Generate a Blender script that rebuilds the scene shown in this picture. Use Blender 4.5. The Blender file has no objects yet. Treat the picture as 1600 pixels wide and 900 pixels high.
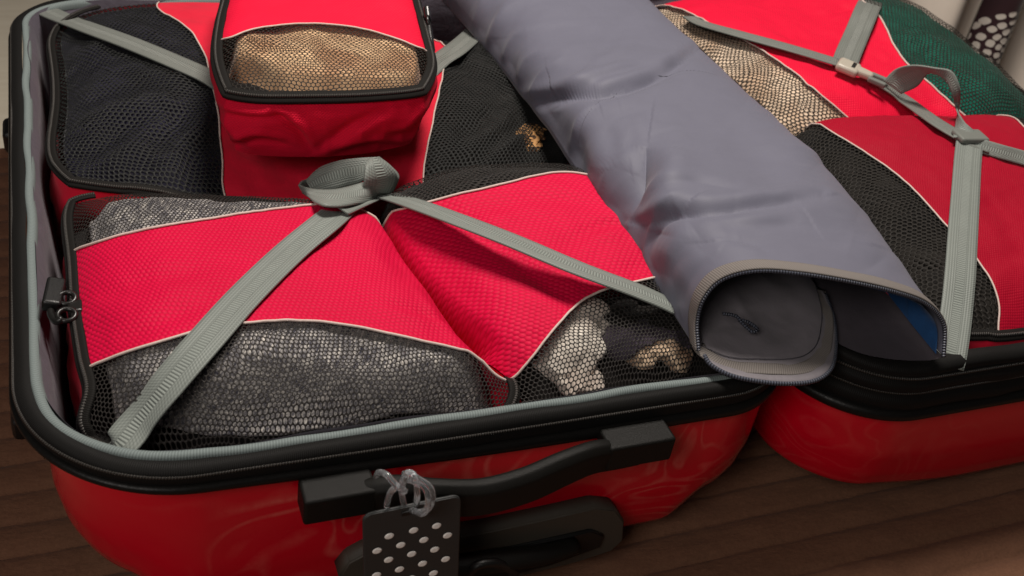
import bpy, bmesh, math
import numpy as np
from mathutils import Vector, Matrix
from mathutils.bvhtree import BVHTree

sc = bpy.context.scene
# ------------------------------------------------------------------ camera
CAM = np.array([0.04078, -0.42309, 0.57871])
PITCH, YAW, ROLL, FPX = 0.63004, 0.45078, 0.17154, 1691.99
FW = np.array([math.sin(YAW)*math.cos(PITCH), math.cos(YAW)*math.cos(PITCH), -math.sin(PITCH)])
_r = np.cross(FW, [0, 0, 1]); _r /= np.linalg.norm(_r); _u = np.cross(_r, FW)
CR = _r*math.cos(ROLL)+_u*math.sin(ROLL); CU = -_r*math.sin(ROLL)+_u*math.cos(ROLL)
cd = bpy.data.cameras.new('camera'); cam = bpy.data.objects.new('camera', cd)
sc.collection.objects.link(cam)
cd.sensor_width = 36.0; cd.lens = 36.0*FPX/1600.0; cd.clip_start = 0.01; cd.clip_end = 50
m = Matrix(((CR[0], CU[0], -FW[0], CAM[0]), (CR[1], CU[1], -FW[1], CAM[1]), (CR[2], CU[2], -FW[2], CAM[2]), (0, 0, 0, 1)))
cam.matrix_world = m
cd.dof.use_dof = True; cd.dof.focus_distance = 0.72; cd.dof.aperture_fstop = 14.0
sc.camera = cam
# ------------------------------------------------------------------ light
w = bpy.data.worlds.new('World'); sc.world = w; w.use_nodes = True
w.node_tree.nodes['Background'].inputs[0].default_value = (1.0, 0.93, 0.88, 1)
w.node_tree.nodes['Background'].inputs[1].default_value = 0.032
def area(name, loc, target, size, power, col):
    l = bpy.data.lights.new(name, 'AREA'); l.shape = 'DISK'; l.size = size; l.energy = power; l.color = col
    o = bpy.data.objects.new(name, l); sc.collection.objects.link(o)
    o.location = loc
    o.rotation_euler = (Vector(target)-Vector(loc)).to_track_quat('-Z', 'Y').to_euler()
    return o
area('ceiling_lamp', (0.42, 0.44, 1.38), (0.40, 0.25, 0.1), 0.40, 23, (1.0, 0.92, 0.84))
area('fill_lamp', (-0.95, -0.95, 1.40), (0.2, 0.1, 0.1), 0.8, 14, (1.0, 0.93, 0.87))  # added fill from the front left, not a lamp that is seen
sc.view_settings.view_transform = 'Standard'; sc.view_settings.look = 'None'
sc.view_settings.exposure = 0.0; sc.view_settings.gamma = 1.0
sc.cycles.use_denoising = True
sc.cycles.transparent_max_bounces = 12

# ------------------------------------------------------------------ maths helpers
def ray(px, py): return FW+CR*(px-800)/FPX+CU*(450-py)/FPX
def Z(px, py, z):
    d = ray(px, py); return CAM+d*(z-CAM[2])/d[2]
def Y(px, py, y):
    d = ray(px, py); return CAM+d*(y-CAM[1])/d[1]
def X(px, py, x):
    d = ray(px, py); return CAM+d*(x-CAM[0])/d[0]
def proj(p):
    d = np.asarray(p)-CAM; z = d@FW
    return np.stack([800+FPX*(d@CR)/z, 450-FPX*(d@CU)/z], -1)
def _hash(i):
    i = i.astype(np.int64)
    h = (i[..., 0]*73856093) ^ (i[..., 1]*19349663) ^ (i[..., 2]*83492791)
    h = (h ^ (h >> 13))*1274126177
    return ((h ^ (h >> 16)) & 0xffff)/32767.5-1.0
def noise(p, scale=1.0, seed=0):
    p = np.asarray(p, float)*scale+seed*17.31+100
    i = np.floor(p); f = p-i; f = f*f*f*(f*(f*6-15)+10)
    r = 0
    for a in (0, 1):
        for b in (0, 1):
            for c in (0, 1):
                wgt = (f[..., 0] if a else 1-f[..., 0])*(f[..., 1] if b else 1-f[..., 1])*(f[..., 2] if c else 1-f[..., 2])
                r = r+wgt*_hash(i+np.array([a, b, c]))
    return r
def fbm(p, scale, seed=0, o=3):
    return sum(noise(p, scale*2**k, seed+k)/2**k for k in range(o))
def spline(pts, n, closed=False):
    P = np.asarray(pts, float)
    if closed: Q = np.vstack([P[-1], P, P[0], P[1]])
    else: Q = np.vstack([2*P[0]-P[1], P, 2*P[-1]-P[-2]])
    k = len(Q)-3; out = []
    for i in range(k):
        p0, p1, p2, p3 = Q[i:i+4]
        t = np.linspace(0, 1, 24, endpoint=False)[:, None]
        out.append(.5*((2*p1)+(-p0+p2)*t+(2*p0-5*p1+4*p2-p3)*t*t+(-p0+3*p1-3*p2+p3)*t**3))
    out = np.vstack(out+[Q[-2][None]])
    s = np.r_[0, np.cumsum(np.linalg.norm(np.diff(out, axis=0), axis=1))]
    q = np.linspace(0, s[-1], n)
    return np.stack([np.interp(q, s, out[:, j]) for j in range(out.shape[1])], -1)
def lerp(a, b, t): return a+(b-a)*t
def sstep(a, b, x):
    t = np.clip((x-a)/(b-a), 0, 1); return t*t*(3-2*t)

# ------------------------------------------------------------------ object helpers
def empty(name, loc=(0, 0, 0)):
    o = bpy.data.objects.new(name, None); o.empty_display_size = .02
    sc.collection.objects.link(o); o.location = loc
    o.matrix_world = Matrix.Translation(loc)
    return o
def tag(o, label=None, cat=None, group=None, kind=None):
    if label: o['label'] = label
    if cat: o['category'] = cat
    if group: o['group'] = group
    if kind: o['kind'] = kind
    return o
def link(name, me, mat, parent=None):
    o = bpy.data.objects.new(name, me); sc.collection.objects.link(o)
    if mat: me.materials.append(mat)
    if parent is not None:
        o.parent = parent
        o.matrix_parent_inverse = Matrix.Translation(-origin(parent))
    return o
def origin(o):
    v = Vector((0, 0, 0))
    while o: 
        v = v+o.location; 
        o = None if o.parent is None or o.matrix_parent_inverse != Matrix() else o.parent
    return v
def mesh(name, V, F, mat, parent=None, uv=None, smooth=True):
    me = bpy.data.meshes.new(name)
    me.from_pydata([tuple(map(float, v)) for v in V], [], [tuple(map(int, f)) for f in F]); 
    if smooth: me.polygons.foreach_set('use_smooth', [True]*len(me.polygons))
    if uv is not None:
        l = me.uv_layers.new(name='UVMap')
        idx = np.empty(len(me.loops), int); me.loops.foreach_get('vertex_index', idx)
        l.data.foreach_set('uv', np.asarray(uv, float)[idx].ravel())
    me.update()
    return link(name, me, mat, parent)
def grid_faces(nu, nv, cu=False, cv=False):
    i, j = np.meshgrid(np.arange(nu if cu else nu-1), np.arange(nv if cv else nv-1), indexing='ij')
    i = i.ravel(); j = j.ravel(); i2 = (i+1) % nu; j2 = (j+1) % nv
    return np.stack([i*nv+j, i2*nv+j, i2*nv+j2, i*nv+j2], -1)
def grid(name, A, mat, parent=None, uv=None, cu=False, cv=False, thick=0, off=-1, flip=False):
    nu, nv = A.shape[:2]
    F = grid_faces(nu, nv, cu, cv)
    if flip: F = F[:, ::-1]
    o = mesh(name, A.reshape(-1, 3), F, mat, parent, None if uv is None else uv.reshape(-1, 2))
    if thick:
        md = o.modifiers.new('thickness', 'SOLIDIFY'); md.thickness = thick; md.offset = off
    return o
def norm(a): return a/np.maximum(np.linalg.norm(a, axis=-1, keepdims=True), 1e-9)
def tangents(P, closed=False):
    if closed: return norm(np.roll(P, -1, 0)-np.roll(P, 1, 0))
    return norm(np.gradient(P, axis=0))
def arclen(P): return np.r_[0, np.cumsum(np.linalg.norm(np.diff(P, axis=0), axis=1))]
def tube(name, P, r, mat, parent=None, n=8, closed=False, flat=1.0, up=None, caps=True):
    P = np.asarray(P, float); T = tangents(P, closed)
    if up is None: up = np.array([0, 0, 1.0])
    up = np.broadcast_to(up, P.shape)
    S = norm(np.cross(T, up)); N = np.cross(S, T)
    r = np.broadcast_to(np.asarray(r, float), (len(P),))[:, None]
    a = np.linspace(0, 2*np.pi, n, endpoint=False)
    A = P[:, None]+r[:, None]*(S[:, None]*np.cos(a)[None, :, None]+N[:, None]*np.sin(a)[None, :, None]*flat)
    L = arclen(P)
    uv = np.stack(np.broadcast_arrays(a[None]/6.28, L[:, None]), -1)
    F = [tuple(f) for f in grid_faces(len(P), n, closed, True)]
    if caps and not closed:
        F.append(tuple(range(n))); F.append(tuple(range((len(P)-1)*n+n-1, (len(P)-1)*n-1, -1)))
    return mesh(name, A.reshape(-1, 3), F, mat, parent, uv.reshape(-1, 2))
def ribbon(name, P, N, width, thick, mat, parent=None, closed=False, crown=0.0, curl=0.0):
    """flat band swept along P; N is the outward face direction (n,3)"""
    P = np.asarray(P, float); T = tangents(P, closed)
    N = np.broadcast_to(np.asarray(N, float), P.shape)
    S = norm(np.cross(T, N)); N = norm(np.cross(S, T))
    wd = np.broadcast_to(np.asarray(width, float), (len(P),))[:, None]
    k = 9
    xs = np.linspace(-.5, .5, k)
    top = [P+S*wd*x+N*(thick*.5+crown*(1-4*x*x)+curl*4*x*x) for x in xs]
    bot = [P+S*wd*x+N*(-thick*.5+crown*(1-4*x*x)+curl*4*x*x) for x in xs[::-1]]
    A = np.stack(top+bot, 1)
    L = arclen(P)
    ux = np.r_[xs+.5, xs[::-1]+.5]
    uv = np.stack(np.broadcast_arrays(ux[None], L[:, None]), -1)
    F = [tuple(f) for f in grid_faces(len(P), 2*k, closed, True)]
    if not closed:
        F.append(tuple(range(2*k))); F.append(tuple(range(len(P)*2*k-1, (len(P)-1)*2*k-1, -1)))
    o = mesh(name, A.reshape(-1, 3), F, mat, parent, uv.reshape(-1, 2))
    return o
def rbox(name, c, ax, size, bevel, mat, parent=None, seg=3, taper=None):
    """bevelled box; ax = 3 unit axes, size = full sizes"""
    bm = bmesh.new(); bmesh.ops.create_cube(bm, size=1)
    for v in bm.verts:
        t = taper(v.co) if taper else (1, 1, 1)
        v.co = Vector((v.co.x*size[0]*t[0], v.co.y*size[1]*t[1], v.co.z*size[2]*t[2]))
    bmesh.ops.bevel(bm, geom=bm.edges[:], offset=bevel, segments=seg, profile=.5, affect='EDGES')
    M = Matrix(((ax[0][0], ax[1][0], ax[2][0], c[0]), (ax[0][1], ax[1][1], ax[2][1], c[1]), (ax[0][2], ax[1][2], ax[2][2], c[2]), (0, 0, 0, 1)))
    flats = [f.calc_area() for f in bm.faces]; lim = max(flats)*.12
    bm.transform(M)
    if M.to_3x3().determinant() < 0: bmesh.ops.reverse_faces(bm, faces=bm.faces[:])
    me = bpy.data.meshes.new(name); bm.to_mesh(me); bm.free()
    me.polygons.foreach_set('use_smooth', [bool(p_.area < lim) for p_ in me.polygons])
    o = link(name, me, mat, parent)
    return o

# ------------------------------------------------------------------ materials
def lin(r, g, b):
    f = lambda c: c/12.92 if c <= .04045 else ((c+.055)/1.055)**2.4
    return (f(r/255), f(g/255), f(b/255), 1)
class NT:
    def __init__(s, name):
        s.m = bpy.data.materials.new(name); s.m.use_nodes = True; s.t = s.m.node_tree
        s.b = s.t.nodes['Principled BSDF']; s.o = s.t.nodes['Material Output']
    def n(s, typ, ins=None, **kw):
        x = s.t.nodes.new(typ)
        for k, v in kw.items(): setattr(x, k, v)
        for k, v in (ins or {}).items(): s.set(x.inputs[k], v)
        return x
    def set(s, inp, v):
        if isinstance(v, bpy.types.NodeSocket): s.t.links.new(v, inp)
        elif isinstance(v, bpy.types.Node): s.t.links.new(v.outputs[0], inp)
        else: inp.default_value = v
    def math(s, op, a, b=0.0, c=None):
        x = s.n('ShaderNodeMath', {0: a, 1: b}, operation=op)
        if c is not None: s.set(x.inputs[2], c)
        return x.outputs[0]
    def vm(s, op, a, b=(0, 0, 0)):
        x = s.n('ShaderNodeVectorMath', {0: a, 1: b}, operation=op)
        return x.outputs['Value'] if op in ('LENGTH', 'DOT_PRODUCT', 'DISTANCE') else x.outputs[0]
    def uv(s): return s.n('ShaderNodeTexCoord').outputs['UV']
    def obj(s): return s.n('ShaderNodeTexCoord').outputs['Object']
    def noise(s, vec, scale, detail=3, rough=.5, dist=0):
        return s.n('ShaderNodeTexNoise', {'Vector': vec, 'Scale': scale, 'Detail': detail, 'Roughness': rough, 'Distortion': dist}).outputs[0]
    def ramp(s, fac, stops):
        x = s.n('ShaderNodeValToRGB', {0: fac}); e = x.color_ramp.elements
        while len(e) < len(stops): e.new(.5)
        for k, (p, c) in enumerate(stops): e[k].position = p; e[k].color = c
        return x.outputs[0]
    def mix(s, f, a, b):
        x = s.n('ShaderNodeMix', data_type='RGBA'); s.set(x.inputs[0], f); s.set(x.inputs[6], a); s.set(x.inputs[7], b)
        return x.outputs[2]
    def mr(s, v, a, b, c=0.0, d=1.0):
        return s.n('ShaderNodeMapRange', {0: v, 1: a, 2: b, 3: c, 4: d}).outputs[0]
    def bump(s, h, strength=.5, dist=.001, nrm=None):
        x = s.n('ShaderNodeBump', {'Height': h, 'Strength': strength, 'Distance': dist})
        if nrm is not None: s.set(x.inputs['Normal'], nrm)
        return x.outputs[0]
    def warp(s, vec, amt=.006, scale=20):
        c = s.n('ShaderNodeTexNoise', {'Vector': s.obj(), 'Scale': scale, 'Detail': 2}).outputs[1]
        return s.vm('ADD', vec, s.vm('MULTIPLY', s.vm('SUBTRACT', c, (.5, .5, .5)), (amt, amt, 0)))
    def hexd(s, vec, scale):
        p = s.vm('MULTIPLY_ADD', vec, (scale, scale, 0)); s.t.nodes[-1].inputs[2].default_value = (200, 200*1.7320508, 0)
        per = (1, 1.7320508, 1); hf = (.5, .8660254, 0)
        a = s.vm('LENGTH', s.vm('SUBTRACT', s.vm('MODULO', p, per), hf))
        b = s.vm('LENGTH', s.vm('SUBTRACT', s.vm('MODULO', s.vm('ADD', p, hf), per), hf))
        return s.math('MINIMUM', a, b)
    def p(s, **kw):
        for k, v in kw.items():
            s.set(s.b.inputs[k.replace('_', ' ')], v)
        return s

def ripstop(name, col, col2, rough=.62, scale=300, st=.55):
    n = NT(name); uv = n.warp(n.uv(), .006, 16); d = n.hexd(uv, scale)
    h = n.mr(d, .15, .55, 1, 0)
    big = n.noise(n.obj(), 22, 3)
    c = n.mix(n.math('MULTIPLY', n.mr(d, .25, .56), .55), col, col2)
    c = n.mix(n.mr(big, .35, .7, 0, .22), c, col2)
    wr = n.noise(n.obj(), 70, 4, .6)
    b1 = n.bump(wr, .25, .003)
    n.p(Base_Color=c, Roughness=rough, Normal=n.bump(h, st, .0009, b1))
    n.b.inputs['Specular IOR Level'].default_value = .16
    n.p(Sheen_Weight=.02, Sheen_Roughness=.4)
    return n.m
def nylon(name, col, rough=.5, wr=.35, weave=1400, var=.12, sheen=.1, spec=.3):
    n = NT(name); o = n.obj()
    a = n.noise(o, 45, 5, .6, .4); f = n.noise(o, weave, 1)
    dark = tuple(c*(1-var*2.2) for c in col[:3])+(1,)
    n.p(Base_Color=n.mix(n.mr(a, .35, .7), col, dark), Roughness=rough,
        Normal=n.bump(f, .25, .0003, n.bump(a, wr, .004)), Sheen_Weight=sheen)
    n.b.inputs['Specular IOR Level'].default_value = spec
    return n.m
def netting(name, scale=365, r=.39, col=(.024, .021, .019, 1)):
    n = NT(name); uv = n.warp(n.uv(), .012, 22); d = n.hexd(uv, scale)
    a = n.mr(d, r-.03, r+.03)
    n.p(Base_Color=col, Roughness=.6, Normal=n.bump(n.mr(d, r, .6), .6, .0006))
    n.b.inputs['Specular IOR Level'].default_value = .2
    tr = n.n('ShaderNodeBsdfTransparent')
    mx = n.n('ShaderNodeMixShader', {0: a, 1: tr.outputs[0], 2: n.b.outputs[0]})
    n.t.links.new(mx.outputs[0], n.o.inputs[0])
    return n.m
def plain(name, col, rough=.5, bumpscale=0, bst=.2, spec=.5, metal=0):
    n = NT(name); n.p(Base_Color=col, Roughness=rough, Metallic=metal)
    n.b.inputs['Specular IOR Level'].default_value = spec
    if bumpscale:
        f = n.noise(n.obj(), bumpscale, 3)
        n.p(Normal=n.bump(f, bst, .0006), Roughness=n.mr(f, .3, .7, rough-.08, rough+.1))
    return n.m
def webbing(name, col, freq=490):
    n = NT(name); uv = n.uv(); sx = n.n('ShaderNodeSeparateXYZ', {0: uv})
    x, y = sx.outputs[0], sx.outputs[1]
    c = n.math('ABSOLUTE', n.math('SUBTRACT', x, .5))
    edge = n.mr(c, .14, .17)
    ph = n.math('ADD', n.math('MULTIPLY', y, freq*6.283), n.math('MULTIPLY', n.math('MULTIPLY', c, edge), 45.0))
    rib = n.math('MULTIPLY_ADD', n.math('SINE', ph), .5, .5)
    amp = n.mr(edge, 0, 1, 1.0, .22)
    h = n.math('MULTIPLY', rib, amp)
    lng = n.math('MULTIPLY_ADD', n.math('SINE', n.math('MULTIPLY', x, 75.0)), .5, .5)
    h = n.math('ADD', h, n.math('MULTIPLY', n.math('MULTIPLY', lng, edge), .35))
    dk = tuple(v*.55 for v in col[:3])+(1,)
    big = n.noise(n.obj(), 60, 3)
    cc = n.mix(n.mr(h, 0, .9), dk, col)
    cc = n.mix(n.mr(big, .35, .7, 0, .25), cc, dk)
    n.p(Base_Color=cc, Roughness=.55, Normal=n.bump(h, .7, .0007), Sheen_Weight=.1)
    n.b.inputs['Specular IOR Level'].default_value = .4
    return n.m
def coil(name, col, pitch=.0016, rough=.45):
    n = NT(name); uv = n.uv(); y = n.n('ShaderNodeSeparateXYZ', {0: uv}).outputs[1]
    h = n.math('MULTIPLY_ADD', n.math('SINE', n.math('MULTIPLY', y, 6.283/pitch)), .5, .5)
    dk = tuple(v*.25 for v in col[:3])+(1,)
    n.p(Base_Color=n.mix(h, dk, col), Roughness=rough, Normal=n.bump(h, .8, .0008))
    return n.m
def tape(name, col, pitch=.0012, rough=.7):
    n = NT(name); uv = n.uv(); s = n.n('ShaderNodeSeparateXYZ', {0: uv})
    h = n.math('MULTIPLY_ADD', n.math('SINE', n.math('ADD', n.math('MULTIPLY', s.outputs[1], 6.283/pitch), n.math('MULTIPLY', s.outputs[0], 9.0))), .5, .5)
    dk = tuple(v*.6 for v in col[:3])+(1,)
    n.p(Base_Color=n.mix(n.mr(h, 0, 1, 0, .8), col, dk), Roughness=rough, Normal=n.bump(h, .4, .0004), Sheen_Weight=.01)
    n.b.inputs['Specular IOR Level'].default_value = .14
    return n.m
def heather(name, cols, scale=620, stretch=(1, .16, 1)):
    n = NT(name); rt = n.n('ShaderNodeVectorRotate', {'Vector': n.obj(), 'Angle': .5}, rotation_type='Z_AXIS')
    o = n.vm('MULTIPLY', rt.outputs[0], stretch)
    a = n.noise(o, scale, 2, .7); b = n.noise(n.obj(), 120, 3)
    f = n.math('ADD', n.math('MULTIPLY', a, .8), n.math('MULTIPLY', b, .2))
    c = n.ramp(f, [(.34, cols[0]), (.5, cols[1]), (.66, cols[2])])
    n.p(Base_Color=c, Roughness=.9, Normal=n.bump(a, .5, .0012), Sheen_Weight=.2)
    n.b.inputs['Specular IOR Level'].default_value = .15
    return n.m
def cloth(name, col, col2, scale=30, rough=.9):
    n = NT(name); a = n.noise(n.obj(), scale, 3, .6); f = n.noise(n.obj(), 700, 2)
    n.p(Base_Color=n.mix(n.mr(a, .4, .62), col, col2), Roughness=rough, Normal=n.bump(f, .3, .0006), Sheen_Weight=.15)
    n.b.inputs['Specular IOR Level'].default_value = .15
    return n.m
def spots(name, col, col2, col3, scale=55):
    n = NT(name); w_ = n.noise(n.obj(), 60, 2)
    v = n.n('ShaderNodeTexVoronoi', {'Vector': n.obj(), 'Scale': scale, 'Randomness': 1.0}).outputs[0]
    f = n.math('ADD', v, n.math('MULTIPLY', n.math('SUBTRACT', w_, .5), .45))
    c = n.ramp(f, [(.10, col3), (.24, col2), (.34, col2), (.40, col)])
    n.p(Base_Color=c, Roughness=.9); return n.m

RED = lin(206, 0, 60); RED_D = lin(166, 0, 38)
M = dict(
    red=ripstop('red_ripstop', RED, RED_D),
    red2=ripstop('red_ripstop_fine', lin(218, 14, 54), lin(192, 4, 42), scale=420, st=.35),
    redw=nylon('red_nylon', lin(206, 6, 46), .75, .3, var=.06),
    red_deep=ripstop('deep_red_nylon', lin(156, 0, 34), lin(134, 0, 26), scale=480, st=.3),
    redc=ripstop('crimson_ripstop_wall', lin(214, 8, 50), lin(190, 4, 40), .72, 420, .45),
    net=netting('black_netting'),
    netf=netting('tight_black_netting', 250, .38, (.013, .011, .009, 1)),
    netb=netting('coarse_black_netting', 265, .36, (.012, .0125, .012, 1)),
    nets=netting('window_netting', 305, .40, (.02, .016, .013, 1)),
    net_t=netting('open_black_netting', 290, .40, (.02, .016, .013, 1)),
    piping=plain('pale_piping', lin(196, 176, 168), .7, 900, .5, .3),
    ziptape=tape('black_zipper_tape', lin(24, 22, 20), .0012),
    zipcoil=coil('black_zipper_coil', lin(62, 58, 54)),
    black=plain('black_plastic', lin(14, 14, 14), .42, 1500, .25, .4),
    blackm=plain('black_moulded_plastic', lin(17, 16, 14), .5, 2200, .5, .2),
    gloss=plain('glossy_black_enamel', lin(26, 25, 24), .3, 0, 0, .4),
    strap=webbing('grey_webbing', lin(136, 143, 137)),
    strap2=webbing('grey_webbing_plain', lin(126, 130, 124), 520),
    pipe_grey=tape('grey_green_binding', lin(120, 130, 129), .0016),
    lining=nylon('grey_lining', lin(88, 82, 92), .7, .6, var=.08),
    rim=tape('black_rim_fabric', lin(19, 18, 17), .0011, .62),
    rimp=plain('black_rim_rubber', lin(20, 19, 18), .42, 600, .2, .2),
    bag=nylon('grey_bag_nylon', lin(97, 97, 111), .6, .03, 1100, .02, .10, .25),
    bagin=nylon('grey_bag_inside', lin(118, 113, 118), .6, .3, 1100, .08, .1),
    bagshade=nylon('shaded_bag_inside', lin(74, 68, 74), .7, .3, 1100, .08, .05),  # bag lining again, darkened to paint in the shade inside the mouth
    blue=nylon('blue_inside_cloth', lin(30, 78, 130), .7, .5),
    bagtape=tape('taupe_zip_tape', lin(122, 116, 112), .0015),
    bagcoil=coil('slate_zip_coil', lin(80, 84, 98), .0018),
    tan=cloth('tan_cloth', lin(222, 186, 146), lin(176, 134, 100), 22),
    beige=cloth('beige_cloth', lin(222, 200, 176), lin(194, 166, 140), 30),
    navy=cloth('navy_cloth', lin(26, 24, 42), lin(16, 15, 26), 24),
    dark=cloth('dark_cloth', lin(26, 23, 20), lin(14, 12, 11), 20),
    white=cloth('cream_cloth', lin(232, 224, 212), lin(206, 192, 180), 25),
    tan2=cloth('light_tan_cloth', lin(212, 186, 158), lin(150, 116, 92), 40),
    purple=cloth('dusk_purple_cloth', lin(84, 74, 86), lin(50, 44, 54), 40),
    void=cloth('black_void_shade', lin(22, 19, 18), lin(14, 12, 12), 20),  # black that stands for the shade in the hollow of the cubes
    green=cloth('green_cloth', lin(0, 92, 76), lin(0, 76, 62), 25),
    heather=heather('heather_knit', [lin(52, 52, 66), lin(136, 133, 134), lin(214, 208, 200)]),
    leopard=spots('spotted_cloth', lin(170, 126, 78), lin(60, 40, 26), lin(150, 98, 54), 110),
)

# ------------------------------------------------------------------ setting: bedspread, floor
def bed_mat():
    n = NT('brown_quilted_cotton'); o = n.obj()
    a = n.noise(o, 9, 4); f = n.noise(o, 900, 2)
    fz = n.noise(o, 420, 3, .7)
    c = n.mix(n.math('ADD', n.math('MULTIPLY', n.mr(a, .35, .65), .2), n.math('MULTIPLY', n.mr(fz, .3, .7), .6)), lin(112, 80, 62), lin(92, 65, 50))
    n.p(Base_Color=c, Roughness=.85, Normal=n.bump(f, .35, .0005, n.bump(n.noise(n.vm('MULTIPLY', o, (1, 2, 1)), 55, 4, .6), .5, .004)), Sheen_Weight=.04)
    n.b.inputs['Specular IOR Level'].default_value = .05
    return n.m
xs = np.linspace(-.55, 1.7, 240)
SP = .0275
ys = np.unique(np.round(np.concatenate([np.arange(-.42, .60, SP/16), np.linspace(.60, .64, 14)]), 5))
gx, gy = np.meshgrid(xs, ys, indexing='ij')
p3 = np.stack([gx, gy, gx*0], -1)
ph = gy/SP+.10*noise(p3, 4, 3)+.025*noise(p3, 30, 4)
d = np.abs(ph-np.round(ph))                    # 0 on the seam
puff = np.sqrt(np.clip(1-(1-d*2)**2, 0, 1))
gz = -.0065+.0065*puff**.65+.0012*fbm(p3*np.array([1, 2.2, 1]), 28, 7)*puff+.004*noise(p3, 4, 9)
pk = .35-np.abs(noise(p3*np.array([1, .25, 1])+.004*noise(p3, 40, 2)[..., None], 34, 12))
gz = gz+.0022*pk*puff*sstep(-.1, .5, noise(p3, 7, 21))+.0010*noise(p3*np.array([1, .4, 1]), 80, 15)*puff
gz = gz-.005
over = np.clip(gy-.592, 0, 1)
gz = gz-over*9.5*sstep(0, .02, over)
bed = grid('bedspread', np.stack([gx, gy-over*.4, gz], -1), bed_mat())
tag(bed, kind='structure')
def floor_mat():
    n = NT('pale_wood_floor'); o = n.vm('MULTIPLY', n.obj(), (1.5, 14, 1))
    a = n.noise(o, 6, 5, .65, .6)
    n.p(Base_Color=n.mix(a, lin(206, 194, 172), lin(240, 232, 214)), Roughness=.45)
    return n.m
FZ = -.42
fx, fy = np.meshgrid(np.linspace(-3, 4, 8), np.linspace(-2, 6, 8), indexing='ij')
fl = grid('floor', np.stack([fx, fy, fx*0+FZ], -1), floor_mat()); tag(fl, kind='structure')

# ------------------------------------------------------------------ suitcase
suit = empty('suitcase', (.47, .3, 0))
tag(suit, 'open red hard-shell suitcase lying on the brown quilted bedspread', 'suitcase')
ZR = .145
def outline(x0, x1, y0, y1, rad, n=28):
    """rounded rectangle points + outward normals, from the middle of the front, anticlockwise; rad = fr, br, bl, fl"""
    P = []; N = []
    def seg(a, b, nn, k):
        for t in np.linspace(0, 1, k, endpoint=False): P.append(lerp(np.array(a), np.array(b), t)); N.append(nn)
    def arc(cx, cy, a0, r):
        for t in np.linspace(0, 1, n, endpoint=False):
            a = a0+t*math.pi/2; P.append(np.array([cx+r*math.cos(a), cy+r*math.sin(a)])); N.append((math.cos(a), math.sin(a)))
    xm = (x0+x1)/2; fr, br, bl, fl = rad
    seg((xm, y0), (x1-fr, y0), (0, -1), 40); arc(x1-fr, y0+fr, -math.pi/2, fr)
    seg((x1, y0+fr), (x1, y1-br), (1, 0), 60); arc(x1-br, y1-br, 0, br)
    seg((x1-br, y1), (x0+bl, y1), (0, 1), 60); arc(x0+bl, y1-bl, math.pi/2, bl)
    seg((x0, y1-bl), (x0, y0+fl), (-1, 0), 60); arc(x0+fl, y0+fl, math.pi, fl)
    seg((x0+fl, y0), (xm, y0), (0, -1), 40)
    return np.roll(np.array(P), -98, 0), np.roll(np.array(N, float), -98, 0)
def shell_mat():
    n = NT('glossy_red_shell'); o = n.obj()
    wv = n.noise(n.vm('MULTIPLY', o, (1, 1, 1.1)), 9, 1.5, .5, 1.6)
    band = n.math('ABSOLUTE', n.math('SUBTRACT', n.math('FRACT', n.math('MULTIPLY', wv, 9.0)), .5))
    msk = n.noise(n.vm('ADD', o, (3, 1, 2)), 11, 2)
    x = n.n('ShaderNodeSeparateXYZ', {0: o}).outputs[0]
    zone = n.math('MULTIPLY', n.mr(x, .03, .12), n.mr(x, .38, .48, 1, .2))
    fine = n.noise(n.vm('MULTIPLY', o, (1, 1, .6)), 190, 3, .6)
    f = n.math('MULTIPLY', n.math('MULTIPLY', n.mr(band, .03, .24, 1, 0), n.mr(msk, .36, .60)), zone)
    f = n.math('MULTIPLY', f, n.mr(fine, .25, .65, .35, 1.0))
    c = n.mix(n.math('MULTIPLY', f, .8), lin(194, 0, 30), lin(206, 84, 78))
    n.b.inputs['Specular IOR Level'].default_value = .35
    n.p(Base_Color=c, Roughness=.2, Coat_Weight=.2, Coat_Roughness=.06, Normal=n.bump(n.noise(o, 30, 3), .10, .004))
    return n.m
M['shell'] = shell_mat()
def sweep(name, OP, ON, prof, mat, zf=None, parent=suit, wob=0, seed=0, tuck=0):
    A = []
    for (off, z) in prof:
        q = OP+ON*(off-tuck*np.clip(-ON[:, :1], 0, 1))
        zz = np.full(len(q), z) if zf is None else zf(z, q)
        q3 = np.c_[q, zz]
        if wob: q3 = q3+np.c_[ON, np.zeros(len(ON))]*(wob*noise(q3, 30, seed))[:, None]+np.array([0, 0, 1])*(wob*noise(q3, 26, seed+3))[:, None]
        A.append(q3)
    A = np.array(A)                                   # prof x outline
    L = np.r_[0, np.cumsum(np.linalg.norm(np.diff(OP, axis=0), axis=1))]
    V = np.r_[0, np.cumsum(np.linalg.norm(np.diff(np.array(prof), axis=0), axis=1))]
    uv = np.stack(np.broadcast_arrays(V[:, None]/max(V[-1], 1e-6), L[None]), -1)
    return grid(name, A, mat, parent, uv, cv=True)
def bulge(z, q):
    # the shell is shallower at its corners and steps down to the ribs of the middle
    k = lerp(.80, 1.0, sstep(.04, .07, np.minimum.reduce([q[:, 0]-HX0, HX1-q[:, 0]])))
    if HX0 > .2: k = lerp(.86, 1.0, sstep(.0, .16, q[:, 0]-HX0))
    return ZR-(ZR-z)*k*1.0
def rimz(z, q):
    k = lerp(.56, 1, sstep(-.02, .30, q[:, 0]))
    return np.where(z < .145, .145-(.145-z)*k, z)
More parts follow.
